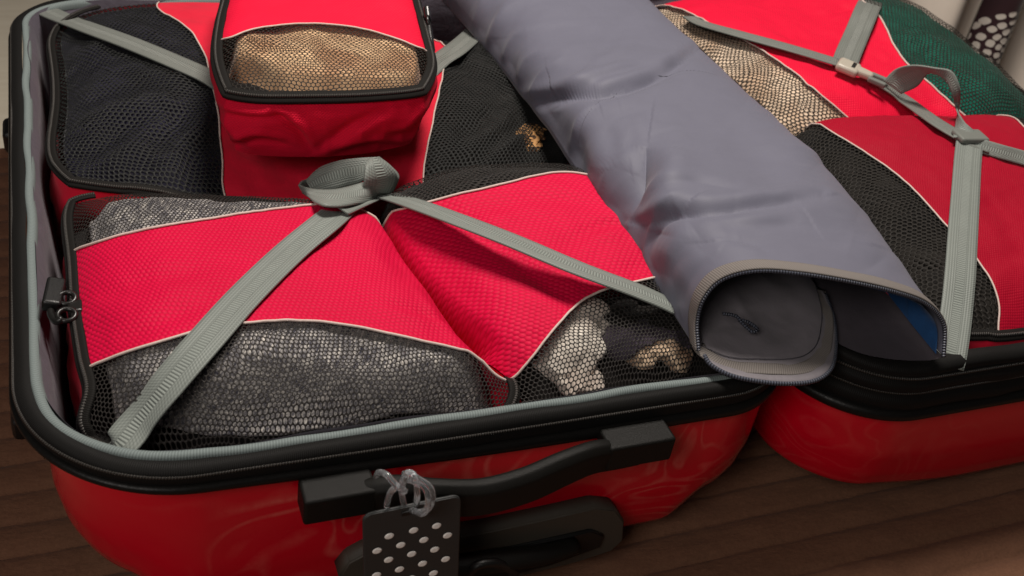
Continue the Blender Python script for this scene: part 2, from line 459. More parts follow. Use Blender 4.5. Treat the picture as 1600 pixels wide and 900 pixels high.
def half(x0, x1, y0, y1, r, expander, seed):
    global HX0, HX1
    HX0, HX1 = x0, x1
    OP, ON = outline(x0, x1, y0, y1, r)
    if not expander: low = [(.0060, .137), (.0085, .09), (.0085, .055), (.0055, .03), (.001, .014), (-.010, .005), (-.03, .0014), (-.045, .001)]
    else: low = [(.0075, .108), (.0095, .085), (.0095, .055), (.0055, .03), (.001, .014), (-.010, .005), (-.03, .0014), (-.045, .001)]
    P_ = low
    s1 = []
    for a, b in zip(P_[:-1], P_[1:]):
        for t in np.linspace(0, 1, 4, endpoint=False): s1.append((lerp(a[0], b[0], t), lerp(a[1], b[1], t)))
    s1.append(P_[-1])
    nm = 'hard_shell'
    tk = 0 if expander else .010
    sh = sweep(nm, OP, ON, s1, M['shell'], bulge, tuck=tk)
    # bottom plate of the shell
    q = OP+ON*(-.045-tk*np.clip(-ON[:, :1], 0, 1)); zz = bulge(.001, q)
    c0 = np.array([(x0+x1)/2, (y0+y1)/2])
    A = np.array([np.c_[lerp(q, c0, t), lerp(zz, .001, min(1, t*3))] for t in np.linspace(0, .97, 8)])
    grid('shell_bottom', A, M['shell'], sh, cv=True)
    if not expander:
        sweep('zipper_band', OP, ON, [(.002, .1445), (.005, .1455), (.0085, .1445), (.0105, .1415), (.0115, .136), (.0115, .1310), (.0105, .1295), (.0095, .129)], M['rim'], rimz, wob=.0006, seed=seed)
        sweep('rim_trim', OP, ON, [(.0085, .1292), (.0115, .1292), (.0135, .128), (.0142, .125), (.0135, .122), (.011, .1205), (.0075, .1205), (.006, .122)], M['rimp'], rimz)
        P3 = np.c_[OP+ON*.0110, rimz(np.full(len(OP), .1385), OP)]
        tube('zipper_teeth', P3, .0011, M['zipcoil'], suit, 6, True)
        sweep('piping_welt', OP, ON, [(-.0036, .139), (-.0038, .1432), (-.0025, .1457), (-.0003, .1466), (.0017, .1460), (.0026, .1440), (.0024, .141)], M['pipe_grey'], wob=.0012, seed=seed+5)
        lin_top = -.003
    else:
        sweep('zipper_band', OP, ON, [(-.002, .148), (.003, .149), (.008, .1475), (.0105, .144), (.0085, .1395), (.0125, .136), (.0135, .131), (.011, .1275), (.0105, .127), (.0145, .124), (.0155, .119), (.0145, .115), (.0125, .114)], M['rim'], wob=.0012, seed=seed)
        sweep('rim_trim', OP, ON, [(.0115, .1145), (.015, .1145), (.0175, .1125), (.018, .109), (.0165, .1065), (.013, .1055), (.0075, .107)], M['rimp'])
        for o_, z_ in ((.0105, .1275), (.0095, .1395)):
            tube('zipper_teeth', np.c_[OP+ON*(o_+.0006), np.full(len(OP), z_)], .0012, M['zipcoil'], suit, 6, True)
        lin_top = -.001
    lp = [(lin_top, .146), (-.007, .13), (-.010, .1), (-.013, .06), (-.018, .025), (-.035, .012), (-.050, .010)]
    s2 = []
    for a, b in zip(lp[:-1], lp[1:]):
        for t in np.linspace(0, 1, 5, endpoint=False): s2.append((lerp(a[0], b[0], t), lerp(a[1], b[1], t)))
    li = sweep('lining', OP, ON, s2, M['lining'], bulge, wob=.0015, seed=seed+9)
    q = OP+ON*(-.050)
    A = np.array([np.c_[lerp(q, c0, t), lerp(bulge(.010, q), .010, min(1, t*2.5))] for t in np.linspace(0, .97, 8)])
    grid('lining_floor', A, M['lining'], li, cv=True)
    return OP, ON
W_, D_ = .46, .60
OPL, ONL = half(0, W_, 0, D_, (.052, .06, .055, .080), False, 1)
OPR, ONR = half(.494, .955, -.014, .60, (.06, .06, .06, .060), True, 2)
# fabric hinge between the halves
hx = np.linspace(.462, .496, 10); hy = np.linspace(.09, .52, 30)
a, b = np.meshgrid(hx, hy, indexing='ij')
grid('hinge_fabric', np.stack([a, b, .118-.03*np.sin((a-.462)/.034*math.pi)], -1), M['rim'], suit, thick=.002)

# carry handle on the near end
YF = -.0085
def block(px0, px1, yt, name):
    pass
UPV = np.array([0, 0, 1.0]); XA = np.array([1.0, 0, 0]); YA = np.array([0, 1.0, 0])
cL = Y(527, 775, -.022); cR_ = Y(992, 694, -.022)
hnd = rbox('carry_handle', cL, (XA, YA, UPV), (.041, .019, .019), .002, M['blackm'], suit)
hm = rbox('handle_mount', cR_, (XA, YA, UPV), (.045, .019, .019), .002, M['blackm'], hnd)
pts = [Y(530, 776, -.018), Y(560, 774, -.022), Y(615, 768, -.029), Y(680, 775, -.036), Y(750, 775, -.039), Y(820, 757, -.038), Y(880, 731, -.034), Y(925, 714, -.028), Y(965, 708, -.021), Y(1000, 702, -.016)]
PP = spline(pts, 60)
wv = .019+.005*np.sin(np.linspace(0, math.pi, 60))
T = tangents(PP); S = norm(np.cross(T, YA)); Nn = norm(np.cross(S, T))   # S ~ vertical
sec = [(x, y) for x, y in [(-.5, -.35), (-.42, -.5), (.3, -.5), (.5, -.2), (.5, .2), (.36, .5), (-.42, .5), (-.5, .35)]]
A = np.stack([PP+S*(wv*x)[:, None]+Nn*(.012*y) for x, y in sec], 1)
F = [tuple(f) for f in grid_faces(60, 8, False, True)]+[tuple(range(8)), tuple(range(59*8+7, 59*8-1, -1))]
g = mesh('handle_grip', A.reshape(-1, 3), F, M['blackm'], hnd)
bv = g.modifiers.new('soft', 'BEVEL'); bv.width = .0012; bv.segments = 2; bv.limit_method = 'ANGLE'

# trolley handle housing below it
def prism(name, pts, depth, mat, parent, bevel=.002, axis=YA):
    bm = bmesh.new()
    vs = [bm.verts.new(tuple(p)) for p in pts]; f = bm.faces.new(vs)
    r_ = bmesh.ops.extrude_face_region(bm, geom=[f])
    bmesh.ops.translate(bm, vec=Vector(axis)*depth, verts=[v for v in r_['geom'] if isinstance(v, bmesh.types.BMVert)])
    bmesh.ops.recalc_face_normals(bm, faces=bm.faces[:])
    bmesh.ops.bevel(bm, geom=bm.edges[:], offset=bevel, segments=3, affect='EDGES')
    me = bpy.data.meshes.new(name); bm.to_mesh(me); bm.free()
    lim = max(p_.area for p_ in me.polygons)*.5
    me.polygons.foreach_set('use_smooth', [bool(p_.area < lim) for p_ in me.polygons])
    return link(name, me, mat, parent)
tp = [(528, 905), (545, 880), (575, 864), (640, 850), (760, 832), (870, 808), (930, 794), (962, 797), (976, 815), (974, 845), (955, 862), (900, 880), (800, 905)]
M['housing'] = plain('brown_black_plastic', lin(60, 55, 48), .55, 2200, .5, .4)
th = prism('trolley_housing', [Y(x, y, -.020) for x, y in tp], .016, M['housing'], suit, .0012)
tp2 = [(600, 905), (640, 886), (760, 866), (870, 842), (925, 830), (945, 838), (938, 856), (860, 885), (780, 905)]
prism('housing_recess', [Y(x, y, -.0225) for x, y in tp2], .004, M['black'], th, .001)
gp = spline([Y(585, 905, -.027), Y(650, 893, -.03), (Y(760, 878, -.031)), Y(850, 866, -.03), Y(900, 852, -.026)], 30)
tube('trolley_grip', gp, .006+.002*np.sin(np.linspace(0, 3.14, 30)), M['blackm'], th, 12, False, .8)
gq = spline([Y(728, 902, -.036), Y(745, 884, -.037), Y(775, 880, -.037), Y(800, 892, -.036), Y(806, 905, -.036)], 20)
tube('release_button', gq, .003, M['black'], th, 8)

# side foot on the left outer wall
lf = rbox('side_foot', X(38, 655, -.017), (XA, YA, UPV), (.016, .024, .020), .005, M['black'], suit)
lf2 = rbox('side_foot', (-.016, .46, .085), (XA, YA, UPV), (.016, .03, .022), .005, M['black'], suit)

# ------------------------------------------------------------------ packing cubes
def crease_field(px, pts, width, depth, ridge=0.0, sharp=False):
    """fold along a pixel polyline: displacement for points whose image positions are px"""
    q = spline(pts, 60)
    d2 = (px[..., 0][..., None]-q[:, 0])**2+(px[..., 1][..., None]-q[:, 1])**2
    i = np.argmin(d2, -1); d_ = np.sqrt(np.min(d2, -1))
    fade = np.sin(np.clip(i/59.0, .02, .98)*math.pi)**.5
    tg_ = np.gradient(q, axis=0)
    sd = d_*np.sign((px[..., 0]-q[i, 0])*tg_[i, 1]-(px[..., 1]-q[i, 1])*tg_[i, 0])
    base = np.exp(-np.sqrt(sd*sd+2.0)/width*1.3) if sharp else np.exp(-(sd/width)**2)
    return fade*(-depth*base+ridge*np.exp(-((sd-width*1.5)/(width*1.2))**2))
class Patch:
    def __init__(s, front, right, back, left, puff, k=.05, pw=(4, 4), wr=.0015, seed=0, extra=None, world=False):
        n = 200
        cv = lambda L: spline(np.array([p[:3] if len(p) == 4 else Z(*p) for p in L]), n)
        s.F, s.R, s.B, s.L = cv(front), cv(right), cv(back), cv(left)
        # make the corners agree
        s.puff, s.k, s.pw, s.wr, s.seed, s.extra, s.cr = puff, k, pw, wr, seed, extra, []
        s.w = np.linalg.norm(s.F[-1]-s.F[0]); s.d = np.linalg.norm(s.L[-1]-s.L[0])
        s.sample()
    def crease(s, *items):
        """folds: (pixel polyline, half width, depth) in metres"""
        new = []
        for pts, wd, dp in items:
            q = np.array([s.uvpx(*p) for p in spline(pts, 40)])*np.array([s.w, s.d])
            k = np.ones(5)/5; q = np.stack([np.convolve(np.pad(q[:, j], 2, mode='edge'), k, 'valid') for j in (0, 1)], -1)
            new.append((q, wd, dp))
        s.cr += new; s.sample()
    def sample(s):
        g = np.linspace(0, 1, 240); a, b = np.meshgrid(g, g, indexing='ij')
        P = s(a, b); nn = np.cross(np.gradient(P, axis=0), np.gradient(P, axis=1))
        vis = ((CAM-P)*norm(nn)).sum(-1)/np.linalg.norm(CAM-P, axis=-1) > .12      # faces the camera
        s.ga, s.gb = a[vis], b[vis]; s.gp = proj(P)[vis]
    def __call__(s, u, v):
        a = u*2-1; b = v*2-1
        a2 = a*(1-s.k*np.abs(b)**8); b2 = b*(1-s.k*np.abs(a)**8)
        u_ = (a2+1)/2; v_ = (b2+1)/2
        q = np.linspace(0, 1, 200)
        ev = lambda C, t: np.stack([np.interp(t, q, C[:, j]) for j in range(3)], -1)
        U = u_[..., None]; V = v_[..., None]
        p = (1-V)*ev(s.F, u_)+V*ev(s.B, u_)+(1-U)*ev(s.L, v_)+U*ev(s.R, v_) \
            - ((1-U)*(1-V)*s.F[0]+U*(1-V)*s.F[-1]+(1-U)*V*s.B[0]+U*V*s.B[-1])
        e = (1-np.abs(a)**s.pw[0])*(1-np.abs(b)**s.pw[1])
        z = s.puff*e
        q3 = np.stack([u*s.w, v*s.d, u*0], -1)
        z = z+s.wr*fbm(q3, 32, s.seed, 3)*np.clip(e*3, 0, 1)+s.wr*1.6*noise(q3, 11, s.seed+40)*np.clip(e*2, 0, 1)
        if s.extra is not None: z = z+s.extra(u, v, q3)
        for cq, wd, dp in s.cr:
            X_ = u*s.w; Y_ = v*s.d
            best = np.full(X_.shape, 1e9); bi = np.zeros(X_.shape, int); sg = np.ones(X_.shape)
            tg_ = np.gradient(cq, axis=0)
            for i in range(len(cq)):
                d2 = (X_-cq[i, 0])**2+(Y_-cq[i, 1])**2; mk = d2 < best
                best = np.where(mk, d2, best); bi = np.where(mk, i, bi)
            sd = np.sqrt(best)*np.sign((X_-cq[bi, 0])*tg_[bi, 1]-(Y_-cq[bi, 1])*tg_[bi, 0])
            fade = np.sin(np.clip(bi/(len(cq)-1), .03, .97)*math.pi)**.6
            z = z+fade*(-dp*np.exp(-(sd/wd)**2)+.6*dp*np.exp(-((sd-1.5*wd)/(1.1*wd))**2))
        p = p.copy(); p[..., 2] += z
        return p
    def uvpx(s, px, py):
        d = (s.gp[:, 0]-px)**2+(s.gp[:, 1]-py)**2
        # among the near ones take the nearest to the camera side
        i = np.argmin(d); return s.ga[i], s.gb[i]
    def curve(s, pts, axis, e0=None, e1=None):
        """pixel polyline -> v(u) (axis 0) or u(v) (axis 1) as an interpolating function"""
        q = np.array([s.uvpx(*p) for p in spline(pts, 40)])
        t, f = (q[:, 0], q[:, 1]) if axis == 0 else (q[:, 1], q[:, 0])
        o = np.argsort(t); t, f = t[o], f[o]
        tt = np.linspace(0, 1, 121); ff = np.interp(tt, t, f)
        kf = np.ones(7)/7; ff = np.convolve(np.pad(ff, 3, mode='edge'), kf, 'valid')
        return lambda x: np.interp(x, tt, ff)
    def strip(s, name, f0, f1, axis, mat, parent, nt=110, nf=50, dz=0, lump=0, seed=0, t0=0, t1=1, thick=0, inset=0):
        t = np.linspace(t0, t1, nt)
        a = f0(t) if callable(f0) else np.full(nt, f0, float)
        b = f1(t) if callable(f1) else np.full(nt, f1, float)
        ff = a[:, None]+(b-a)[:, None]*np.linspace(inset, 1-inset, nf)[None]
        tt = np.broadcast_to(t[:, None], ff.shape)
        u, v = (tt, ff) if axis == 0 else (ff, tt)
        P = s(u, v)
        if dz or lump:
            q3 = np.stack([u*s.w, v*s.d, u*0], -1)
            P = P.copy(); P[..., 2] += (dz(u, v) if callable(dz) else dz)+lump*fbm(q3, 22, seed, 3)-abs(lump)*1.2*(.5-np.abs(noise(q3+.01*noise(q3, 30, 5)[..., None], 26, seed+8)))*(-1)
        uv = np.stack([u*s.w, v*s.d], -1)
        return grid(name, P, mat, parent, uv, thick=thick, flip=(axis == 1))
    def perimeter(s, n=90):
        e = np.linspace(0, 1, n, endpoint=False); o = np.ones(n); z = np.zeros(n)
        u = np.r_[e, o, 1-e, z]; v = np.r_[z, e, o, 1-e]
        P = s(u, v); Q = s(.5+(u-.5)*.96, .5+(v-.5)*.96)
        nn = P-Q; nn[:, 2] = 0
        # smooth normals round the corners
        for _ in range(6): nn = norm(nn+np.roll(nn, 1, 0)+np.roll(nn, -1, 0))
        return P, nn
# ------------------------------------------------------------------ surface picking (socks and straps lie on the cubes)
BVS = {}
def bvh(pts):
    V = []; F = []
    for pt in pts:
        g_ = np.linspace(0, 1, 90); a, b = np.meshgrid(g_, g_, indexing='ij'); P = pt(a, b).reshape(-1, 3)
        o = len(V); V.extend(map(tuple, P)); F.extend([tuple(int(i)+o for i in f) for f in grid_faces(90, 90)])
    return BVHTree.FromPolygons(V, F)
def on(px, py, lift=.002):
    d = ray(px, py); k = len(LOWER)
    if k not in BVS: BVS[k] = bvh(LOWER)
    h = BVS[k].ray_cast(Vector(CAM), Vector(d))
    if h[0] is None: return Z(px, py, .15+lift)
    dn = norm(d); return np.array(h[0])-dn*(lift/abs(dn[2]))
LOWER = []
def cube(name, label, pt, zbase, wallm, bul=.006, wallwr=.003, zipw=.0085, group='packing cubes', taperin=0, fold=0, zips=((0, 4),), folds=()):
    c = [pt(np.array([.5]), np.array([.5]))[0]][0]
    root = empty(name, (float(c[0]), float(c[1]), zbase)); tag(root, label, 'packing cube', group)
    P, nn = pt.perimeter()
    t = np.linspace(0, 1, 40)
    L = arclen(P)
    rows = []
    for tt in t:
        zt = lerp(P[:, 2]-.001, zbase, tt)
        off = bul*math.sin(math.pi*(tt**.6 if fold else tt))-.004*tt-taperin*tt**2
        q = P+nn*off; q[:, 2] = zt
        if fold:
            r3 = np.c_[q[:, :2], q[:, 2]*.8]+.012*np.c_[noise(q, 25, 91), noise(q, 25, 92), noise(q, 25, 93)]
            rid = .5-np.abs(noise(r3, 24, pt.seed+5))*1.5+.4*(.5-np.abs(noise(r3, 52, pt.seed+6))*1.5)
            q = q+nn*(wallwr*math.sin(math.pi*min(1, tt*.93+.02))**.6*rid)[:, None]
        else: q = q+nn*(wallwr*math.sin(math.pi*tt)**.7*fbm(np.c_[q[:, :2], q[:, 2]*1.6], 38, pt.seed+5))[:, None]
        rows.append(q)
    A = np.array(rows)
    if folds:
        pxa = proj(A); face = ((CAM-A)*nn[None]).sum(-1) > 0
        dsp = sum(crease_field(pxa, *f_) for f_ in folds)*face*np.sin(np.clip(t*.95+.03, 0, 1)*math.pi)[:, None]**.4
        A = A+nn[None]*dsp[..., None]
    uv = np.stack(np.broadcast_arrays(L[None], (t*.1)[:, None]), -1)
    grid('side_wall', A, wallm, root, uv, cv=True)
    bt = A[-1]
    cc = bt.mean(0)
    grid('base_panel', np.array([lerp(bt, cc, q) for q in np.linspace(0, .98, 5)]), wallm, root, cv=True)
    # zipper: tape + coil round the top edge
    N = norm(nn*.55+np.array([0, 0, .85]))
    n4 = len(P)
    for (z0, z1) in zips:
        if z1-z0 >= 4: idx = np.arange(n4); cl = True
        else: idx = np.arange(int(z0*n4/4), int(z1*n4/4)+1) % n4; cl = False
        zt = ribbon('zipper_tape', (P+N*.0012)[idx], N[idx], zipw, .0016, M['ziptape'], root, cl, crown=.0012)
        tube('zipper_teeth', (P+N*.0032)[idx], .0013, M['zipcoil'], zt, 6, cl)
    if zbase < .1: LOWER.append(pt)
    return root
def pipe(pt, f, axis, parent, r=.0009, t0=.0, t1=1, mat=None, n=120, lift=.0008):
    t = np.linspace(t0, t1, n); ff = f(t)
    u, v = (t, ff) if axis == 0 else (ff, t)
    P = pt(u, v); P[:, 2] += lift
    return tube('piping', P, r, mat or M['piping'], parent, 6)
def clothes(name, label, parts, t0=.012, t1=.988):
    """parts: list of (patch, f0, f1, axis, mat, dz, lump, t0, t1)"""
    pt, f0, f1, axis, mat, dz, lump = parts
    o = pt.strip(name, f0, f1, axis, mat, None, 90, 60, dz, lump, 11, t0, t1, inset=.0)
    md = o.modifiers.new('thickness', 'SOLIDIFY'); md.thickness = .02; md.offset = -1
    tag(o, label, 'clothes', 'clothes packed in the cubes')
    return o

# --- front left cube (grey knit inside)
def ex3(u, v, q):
    return -.004*sstep(.78, 1, u)*sstep(.0, .5, v)-.030*sstep(.93, 1.0, u)*sstep(.10, .22, v)+.004*np.sin(v*math.pi)*sstep(0, .25, u)*(1-u)-.016*sstep(.95, 1, v)*sstep(.08, .2, u)
C3 = Patch(front=[(130, 700, .125), (300, 722, .125), (560, 700, .122), (800, 660, .118)],
           right=[(800, 660, .118), (806, 612, .128), (775, 560, .134), (715, 490, .136), (650, 405, .140), (602, 322, .148)],
           back=[(98, 316, .148), (150, 308, .150), (330, 306, .153), (480, 312, .153), (602, 322, .148)],
           left=[(130, 700, .125), (122, 664, .136), (140, 612, .146), (130, 560, .148), (118, 480, .148), (112, 400, .148), (98, 316, .148)],
           puff=.022, seed=3, extra=ex3, pw=(6, 5), wr=.0012)
C3.crease(([(690, 440), (725, 490), (770, 545)], .006, .004), ([(600, 470), (660, 490), (730, 515)], .005, .002), ([(140, 470), (220, 440), (320, 425)], .008, .0016),
          ([(180, 540), (280, 490), (350, 470)], .007, .0014), ([(400, 600), (520, 560), (640, 575)], .012, .0022), ([(250, 640), (380, 590), (470, 560)], .010, .002), ([(640, 360), (620, 400), (640, 450)], .010, .0018))
c3 = cube('packing_cube', 'red packing cube with grey knit under its mesh, front left of the suitcase', C3, .025, M['redw'], bul=.009, zips=((2.93, 5.14),))
f3a = C3.curve([(130, 580), (150, 570), (250, 535), (350, 510), (450, 502), (550, 510), (650, 532), (720, 548), (765, 560), (790, 585)], 0)
f3b = C3.curve([(112, 394), (200, 366), (300, 347), (400, 332), (500, 320), (560, 318), (602, 325)], 0)
C3.strip('center_panel', f3a, f3b, 0, M['red'], c3)
C3.strip('mesh_panel', 0, f3a, 0, M['net'], c3)
C3.strip('mesh_panel', f3b, 1, 0, M['net'], c3)
pipe(C3, f3a, 0, c3); pipe(C3, f3b, 0, c3)
clothes('folded_sweater', 'heather grey knit clothing under the front mesh of the front left cube', (C3, .10, lambda t: np.maximum(f3a(t)+.06, .05), 0, M['heather'], lambda u, v: -.0045-.024*sstep(.20, .09, v+.03*np.sin(u*11))-.010*sstep(.10, .06, u), .0015), .05, .995)
C3.strip('void_sheet', .01, lambda t: f3a(t)+.03, 0, M['void'], c3, 60, 30, -.034)  # black sheet put in as the dark void below the knit
clothes('folded_sweater', 'heather grey knit clothing under the rear mesh of the front left cube', (C3, lambda t: f3b(t)-.05, .992, 0, M['heather'], lambda u, v: -.0045-.012*sstep(.13, .07, u), .0015), .06, .985)
C3.strip('void_sheet', lambda t: f3b(t)-.03, .99, 0, M['void'], c3, 60, 30, -.022)

# --- front right cube (tan and cream things inside)
def ex4(u, v, q):
    return -.005*sstep(.35, 0.05, u)*sstep(.1, .5, v)-.03*sstep(.07, 0, u)*sstep(.15, .28, v)-.014*sstep(.95, 1, v)-.006*np.exp(-((u-.12-.3*(1-v))/.05)**2)*sstep(.05, .4, v)*(1-v)
C4 = Patch(front=[(812, 656, .118), (950, 630, .122), (1145, 590, .122)],
           right=[(1145, 590, .122), (1120, 470, .140), (1010, 310, .148)],
           back=[(605, 282, .148), (700, 268, .150), (800, 262, .152), (900, 268, .152), (1010, 310, .148)],
           left=[(812, 656, .118), (802, 605, .126), (755, 560, .130), (675, 490, .133), (605, 405, .138), (575, 330, .147), (605, 282, .148)],
           puff=.026, seed=8, extra=ex4, pw=(5, 5), wr=.0014)
C4.crease(([(880, 395), (910, 365), (950, 350), (990, 352)], .006, .0022), ([(640, 380), (700, 450), (745, 530)], .010, .0015), ([(800, 440), (830, 500), (810, 560)], .009, .0016),
          ([(760, 330), (830, 310), (930, 320)], .008, .0012), ([(880, 520), (960, 500), (1060, 520)], .008, .002), ([(700, 285), (780, 262), (860, 255)], .006, .0014))
c4 = cube('packing_cube', 'red packing cube with cream and tan things under its mesh, beside the grey bag', C4, .025, M['redw'], zips=((0, 1),))
f4a = C4.curve([(803, 592), (830, 560), (870, 510), (900, 478), (940, 456), (1000, 440), (1060, 430), (1120, 425)], 0)
f4b = C4.curve([(608, 335), (640, 325), (700, 309), (780, 290), (850, 273), (900, 271), (960, 285), (1010, 305)], 0)
C4.strip('center_panel', f4a, f4b, 0, M['red'], c4)
C4.strip('mesh_panel', 0, f4a, 0, M['net'], c4)
C4.strip('mesh_panel', f4b, 1, 0, M['net'], c4)
pipe(C4, f4a, 0, c4); pipe(C4, f4b, 0, c4)
clothes('folded_clothes', 'dark cloth under the rear mesh of the cube beside the grey bag', (C4, lambda t: f4b(t)-.05, .98, 0, M['dark'], -.004, .0015))
clothes('folded_clothes', 'black sheet for the dark gap under the front mesh of the cube beside the grey bag', (C4, .02, lambda t: np.maximum(f4a(t)+.05, .05), 0, M['dark'], -.022, .002))  # black base sheet stands in for the shade of the deep gap
def sock(name, label, pts, r, mat, seed, flat=.5, gap=.003, pleats=5):
    """a crumpled roll of cloth lying just under the mesh"""
    n_, m_ = 90, 44
    P = spline([on(p[0], p[1], -r*flat-gap) for p in pts], n_)
    T = tangents(P); S = norm(np.cross(T, UPV)); N = norm(np.cross(S, T))
    a = np.linspace(0, 2*math.pi, m_, endpoint=False)
    tt = np.linspace(0, 1, n_)
    env = np.clip(np.minimum(tt/.10, (1-tt)/.10), 0, 1)**.5
    q = np.stack([np.cos(a)[None]*1.2+tt[:, None]*.0, np.sin(a)[None]*1.2+tt[:, None]*0, tt[:, None]*2.5+0*a[None]], -1)
    rr = 1+.16*np.sin(pleats*a[None]+3*noise(q, 1.2, seed))+.22*(.4-np.abs(noise(q, 2.2, seed+3)))+.10*noise(q*np.array([1, 1, 3]), 3, seed+5)
    rr = r*rr*lerp(.25, 1, env)[:, None]*(1+.18*noise(np.stack([tt*3, tt*0, tt*0], -1), 1.5, seed))[:, None]
    A = P[:, None]+rr[..., None]*(S[:, None]*np.cos(a)[None, :, None]+N[:, None]*(np.sin(a)*flat)[None, :, None])
    F = [tuple(f) for f in grid_faces(n_, m_, False, True)]+[tuple(range(m_)), tuple(range(n_*m_-1, (n_-1)*m_-1, -1))]
    o = mesh(name, A.reshape(-1, 3), F, mat)
    return tag(o, label, 'clothes', 'clothes packed in the cubes')
sock('rolled_sock', 'cream rolled sock under mesh next to the red panel', [(932, 470, 0), (912, 505, 0), (890, 545, 0), (866, 600, 0)], .019, M['white'], 2)
sock('rolled_sock', 'small cream fold of cloth under mesh near the front rim', [(872, 606, 0), (900, 592, 0), (942, 600, 0)], .011, M['white'], 4)
sock('rolled_sock', 'tan rolled cloth under mesh left of the bag opening', [(985, 568, 0), (1005, 545, 0), (1040, 540, 0), (1078, 566, 0)], .013, M['tan2'], 6)
sock('rolled_sock', 'dark purple rolled cloth under mesh above the tan roll', [(950, 555, 0), (975, 525, 0), (1030, 512, 0), (1090, 528, 0)], .014, M['purple'], 8)
sock('rolled_sock', 'dark cloth roll under mesh beside the cream sock', [(960, 475, 0), (985, 500, 0), (1040, 498, 0), (1080, 505, 0)], .012, M['dark'], 9)

# --- rear cube across the left half
def ex2(u, v, q):
    f = np.exp(-((v-.35-.5*u)/.10)**2)*(u < .5)*.004*sstep(0, .1, u)
    return f+.010*sstep(.12, .35, v)*np.exp(-((u-.46)/.20)**2)+.006*np.sin(np.clip(u/.38, 0, 1)*math.pi)+.008*np.sin(np.clip((u-.6)/.4, 0, 1)*math.pi)-.004*np.exp(-((u-.22-.35*v)/.05)**2)
C2 = Patch(front=[(92, 290, .146), (200, 306, .140), (350, 322, .132), (520, 322, .130), (700, 298, .130), (900, 268, .130)],
           right=[(900, 268, .130), (885, 160, .140), (835, 88, .142)],
           back=[(72, 48, .146), (150, 22, .148), (320, 18, .150), (500, 30, .150), (680, 76, .148), (760, 68, .148), (835, 88, .142)],
           left=[(92, 290, .146), (80, 240, .147), (88, 160, .147), (84, 100, .147), (72, 48, .146)],
           puff=.014, seed=14, extra=ex2, pw=(6, 5), wr=.0022)
C2.crease(([(215, 270), (255, 215), (300, 165), (330, 140)], .010, .004), ([(100, 190), (160, 150), (240, 130), (300, 135)], .010, .003), ([(110, 250), (180, 215), (240, 160)], .009, .003),
          ([(290, 285), (300, 240), (335, 200)], .008, .003), ([(700, 230), (760, 180), (800, 120)], .010, .003), ([(740, 250), (800, 200), (850, 180)], .008, .003), ([(120, 60), (200, 50), (270, 70)], .010, .002))
c2 = cube('packing_cube', 'large packing cube with navy clothes under mesh, at the rear left', C2, .025, M['redw'], zips=((2.90, 4.40),))
f2a = C2.curve([(348, 300), (347, 240), (340, 170), (325, 105), (312, 70), (285, 38), (245, 16)], 1)
f2b = C2.curve([(662, 268), (668, 230), (685, 150), (700, 80)], 1)
C2.strip('center_panel', f2a, f2b, 1, M['redw'], c2)
C2.strip('mesh_panel', 0, f2a, 1, M['netb'], c2)
C2.strip('mesh_panel', f2b, 1, 1, M['netb'], c2)
pipe(C2, f2a, 1, c2, .0007); pipe(C2, f2b, 1, c2, .0007)
clothes('folded_clothes', 'navy clothes under the mesh at the rear left', (C2, .02, lambda t: f2a(t)+.04, 1, M['navy'], -.004, .0012))
clothes('folded_clothes', 'black clothes under mesh between the small red cube and the grey bag', (C2, lambda t: f2b(t)-.04, .98, 1, M['dark'], -.004, .0012))
sock('folded_scarf', 'spotted brown scrap of cloth under black mesh beside the grey bag', [(818, 238, 0), (822, 216, 0), (834, 196, 0)], .012, M['leopard'], 12, .30, .0012)

# --- right half: front cube
C6 = Patch(front=[(1478, 535, .146), (1540, 526, .147), (1600, 522, .147), (.88, .004, .140, 0)],
           right=[(.88, .004, .140, 0), (.90, .13, .155, 0), (.89, .255, .160, 0)],
           back=[(1218, 196, .160), (1300, 188, .163), (1450, 186, .166), (1600, 186, .166), (.89, .255, .160, 0)],
           left=[(1478, 535, .146), (1400, 440, .150), (1300, 312, .155), (1218, 196, .160)],
           puff=.024, seed=21, pw=(6, 6), wr=.0012, extra=lambda u, v, q: -.020*sstep(.95, 1, v))
C6.crease(([(1330, 200), (1420, 210), (1520, 200)], .009, .0012), ([(1500, 440), (1560, 400), (1640, 390)], .009, .0012), ([(1540, 300), (1580, 360), (1600, 420)], .010, .001))
c6 = cube('packing_cube', 'deep red packing cube with black mesh edge, at the right front', C6, .03, M['redw'], zips=((0, 1),))
f6a = C6.curve([(1556, 522), (1562, 490), (1553, 450), (1528, 408), (1475, 350), (1440, 312), (1400, 272), (1330, 226), (1256, 181)], 1)
f6b = C6.curve([(1860, 420), (1760, 340), (1660, 255), (1600, 200), (1577, 174)], 1)
C6.strip('center_panel', f6a, f6b, 1, M['red_deep'], c6)
C6.strip('mesh_panel', 0, f6a, 1, M['netf'], c6)
C6.strip('mesh_panel', f6b, 1, 1, M['netf'], c6)
pipe(C6, f6a, 1, c6, .0007); pipe(C6, f6b, 1, c6, .0007)
clothes('folded_clothes', 'black clothes under mesh along the right edge of the grey bag', (C6, .02, lambda t: f6a(t)+.03, 1, M['dark'], -.004, .0012))
clothes('folded_clothes', 'black clothes under mesh at the far right edge', (C6, lambda t: f6b(t)-.03, .98, 1, M['dark'], -.004, .0012))

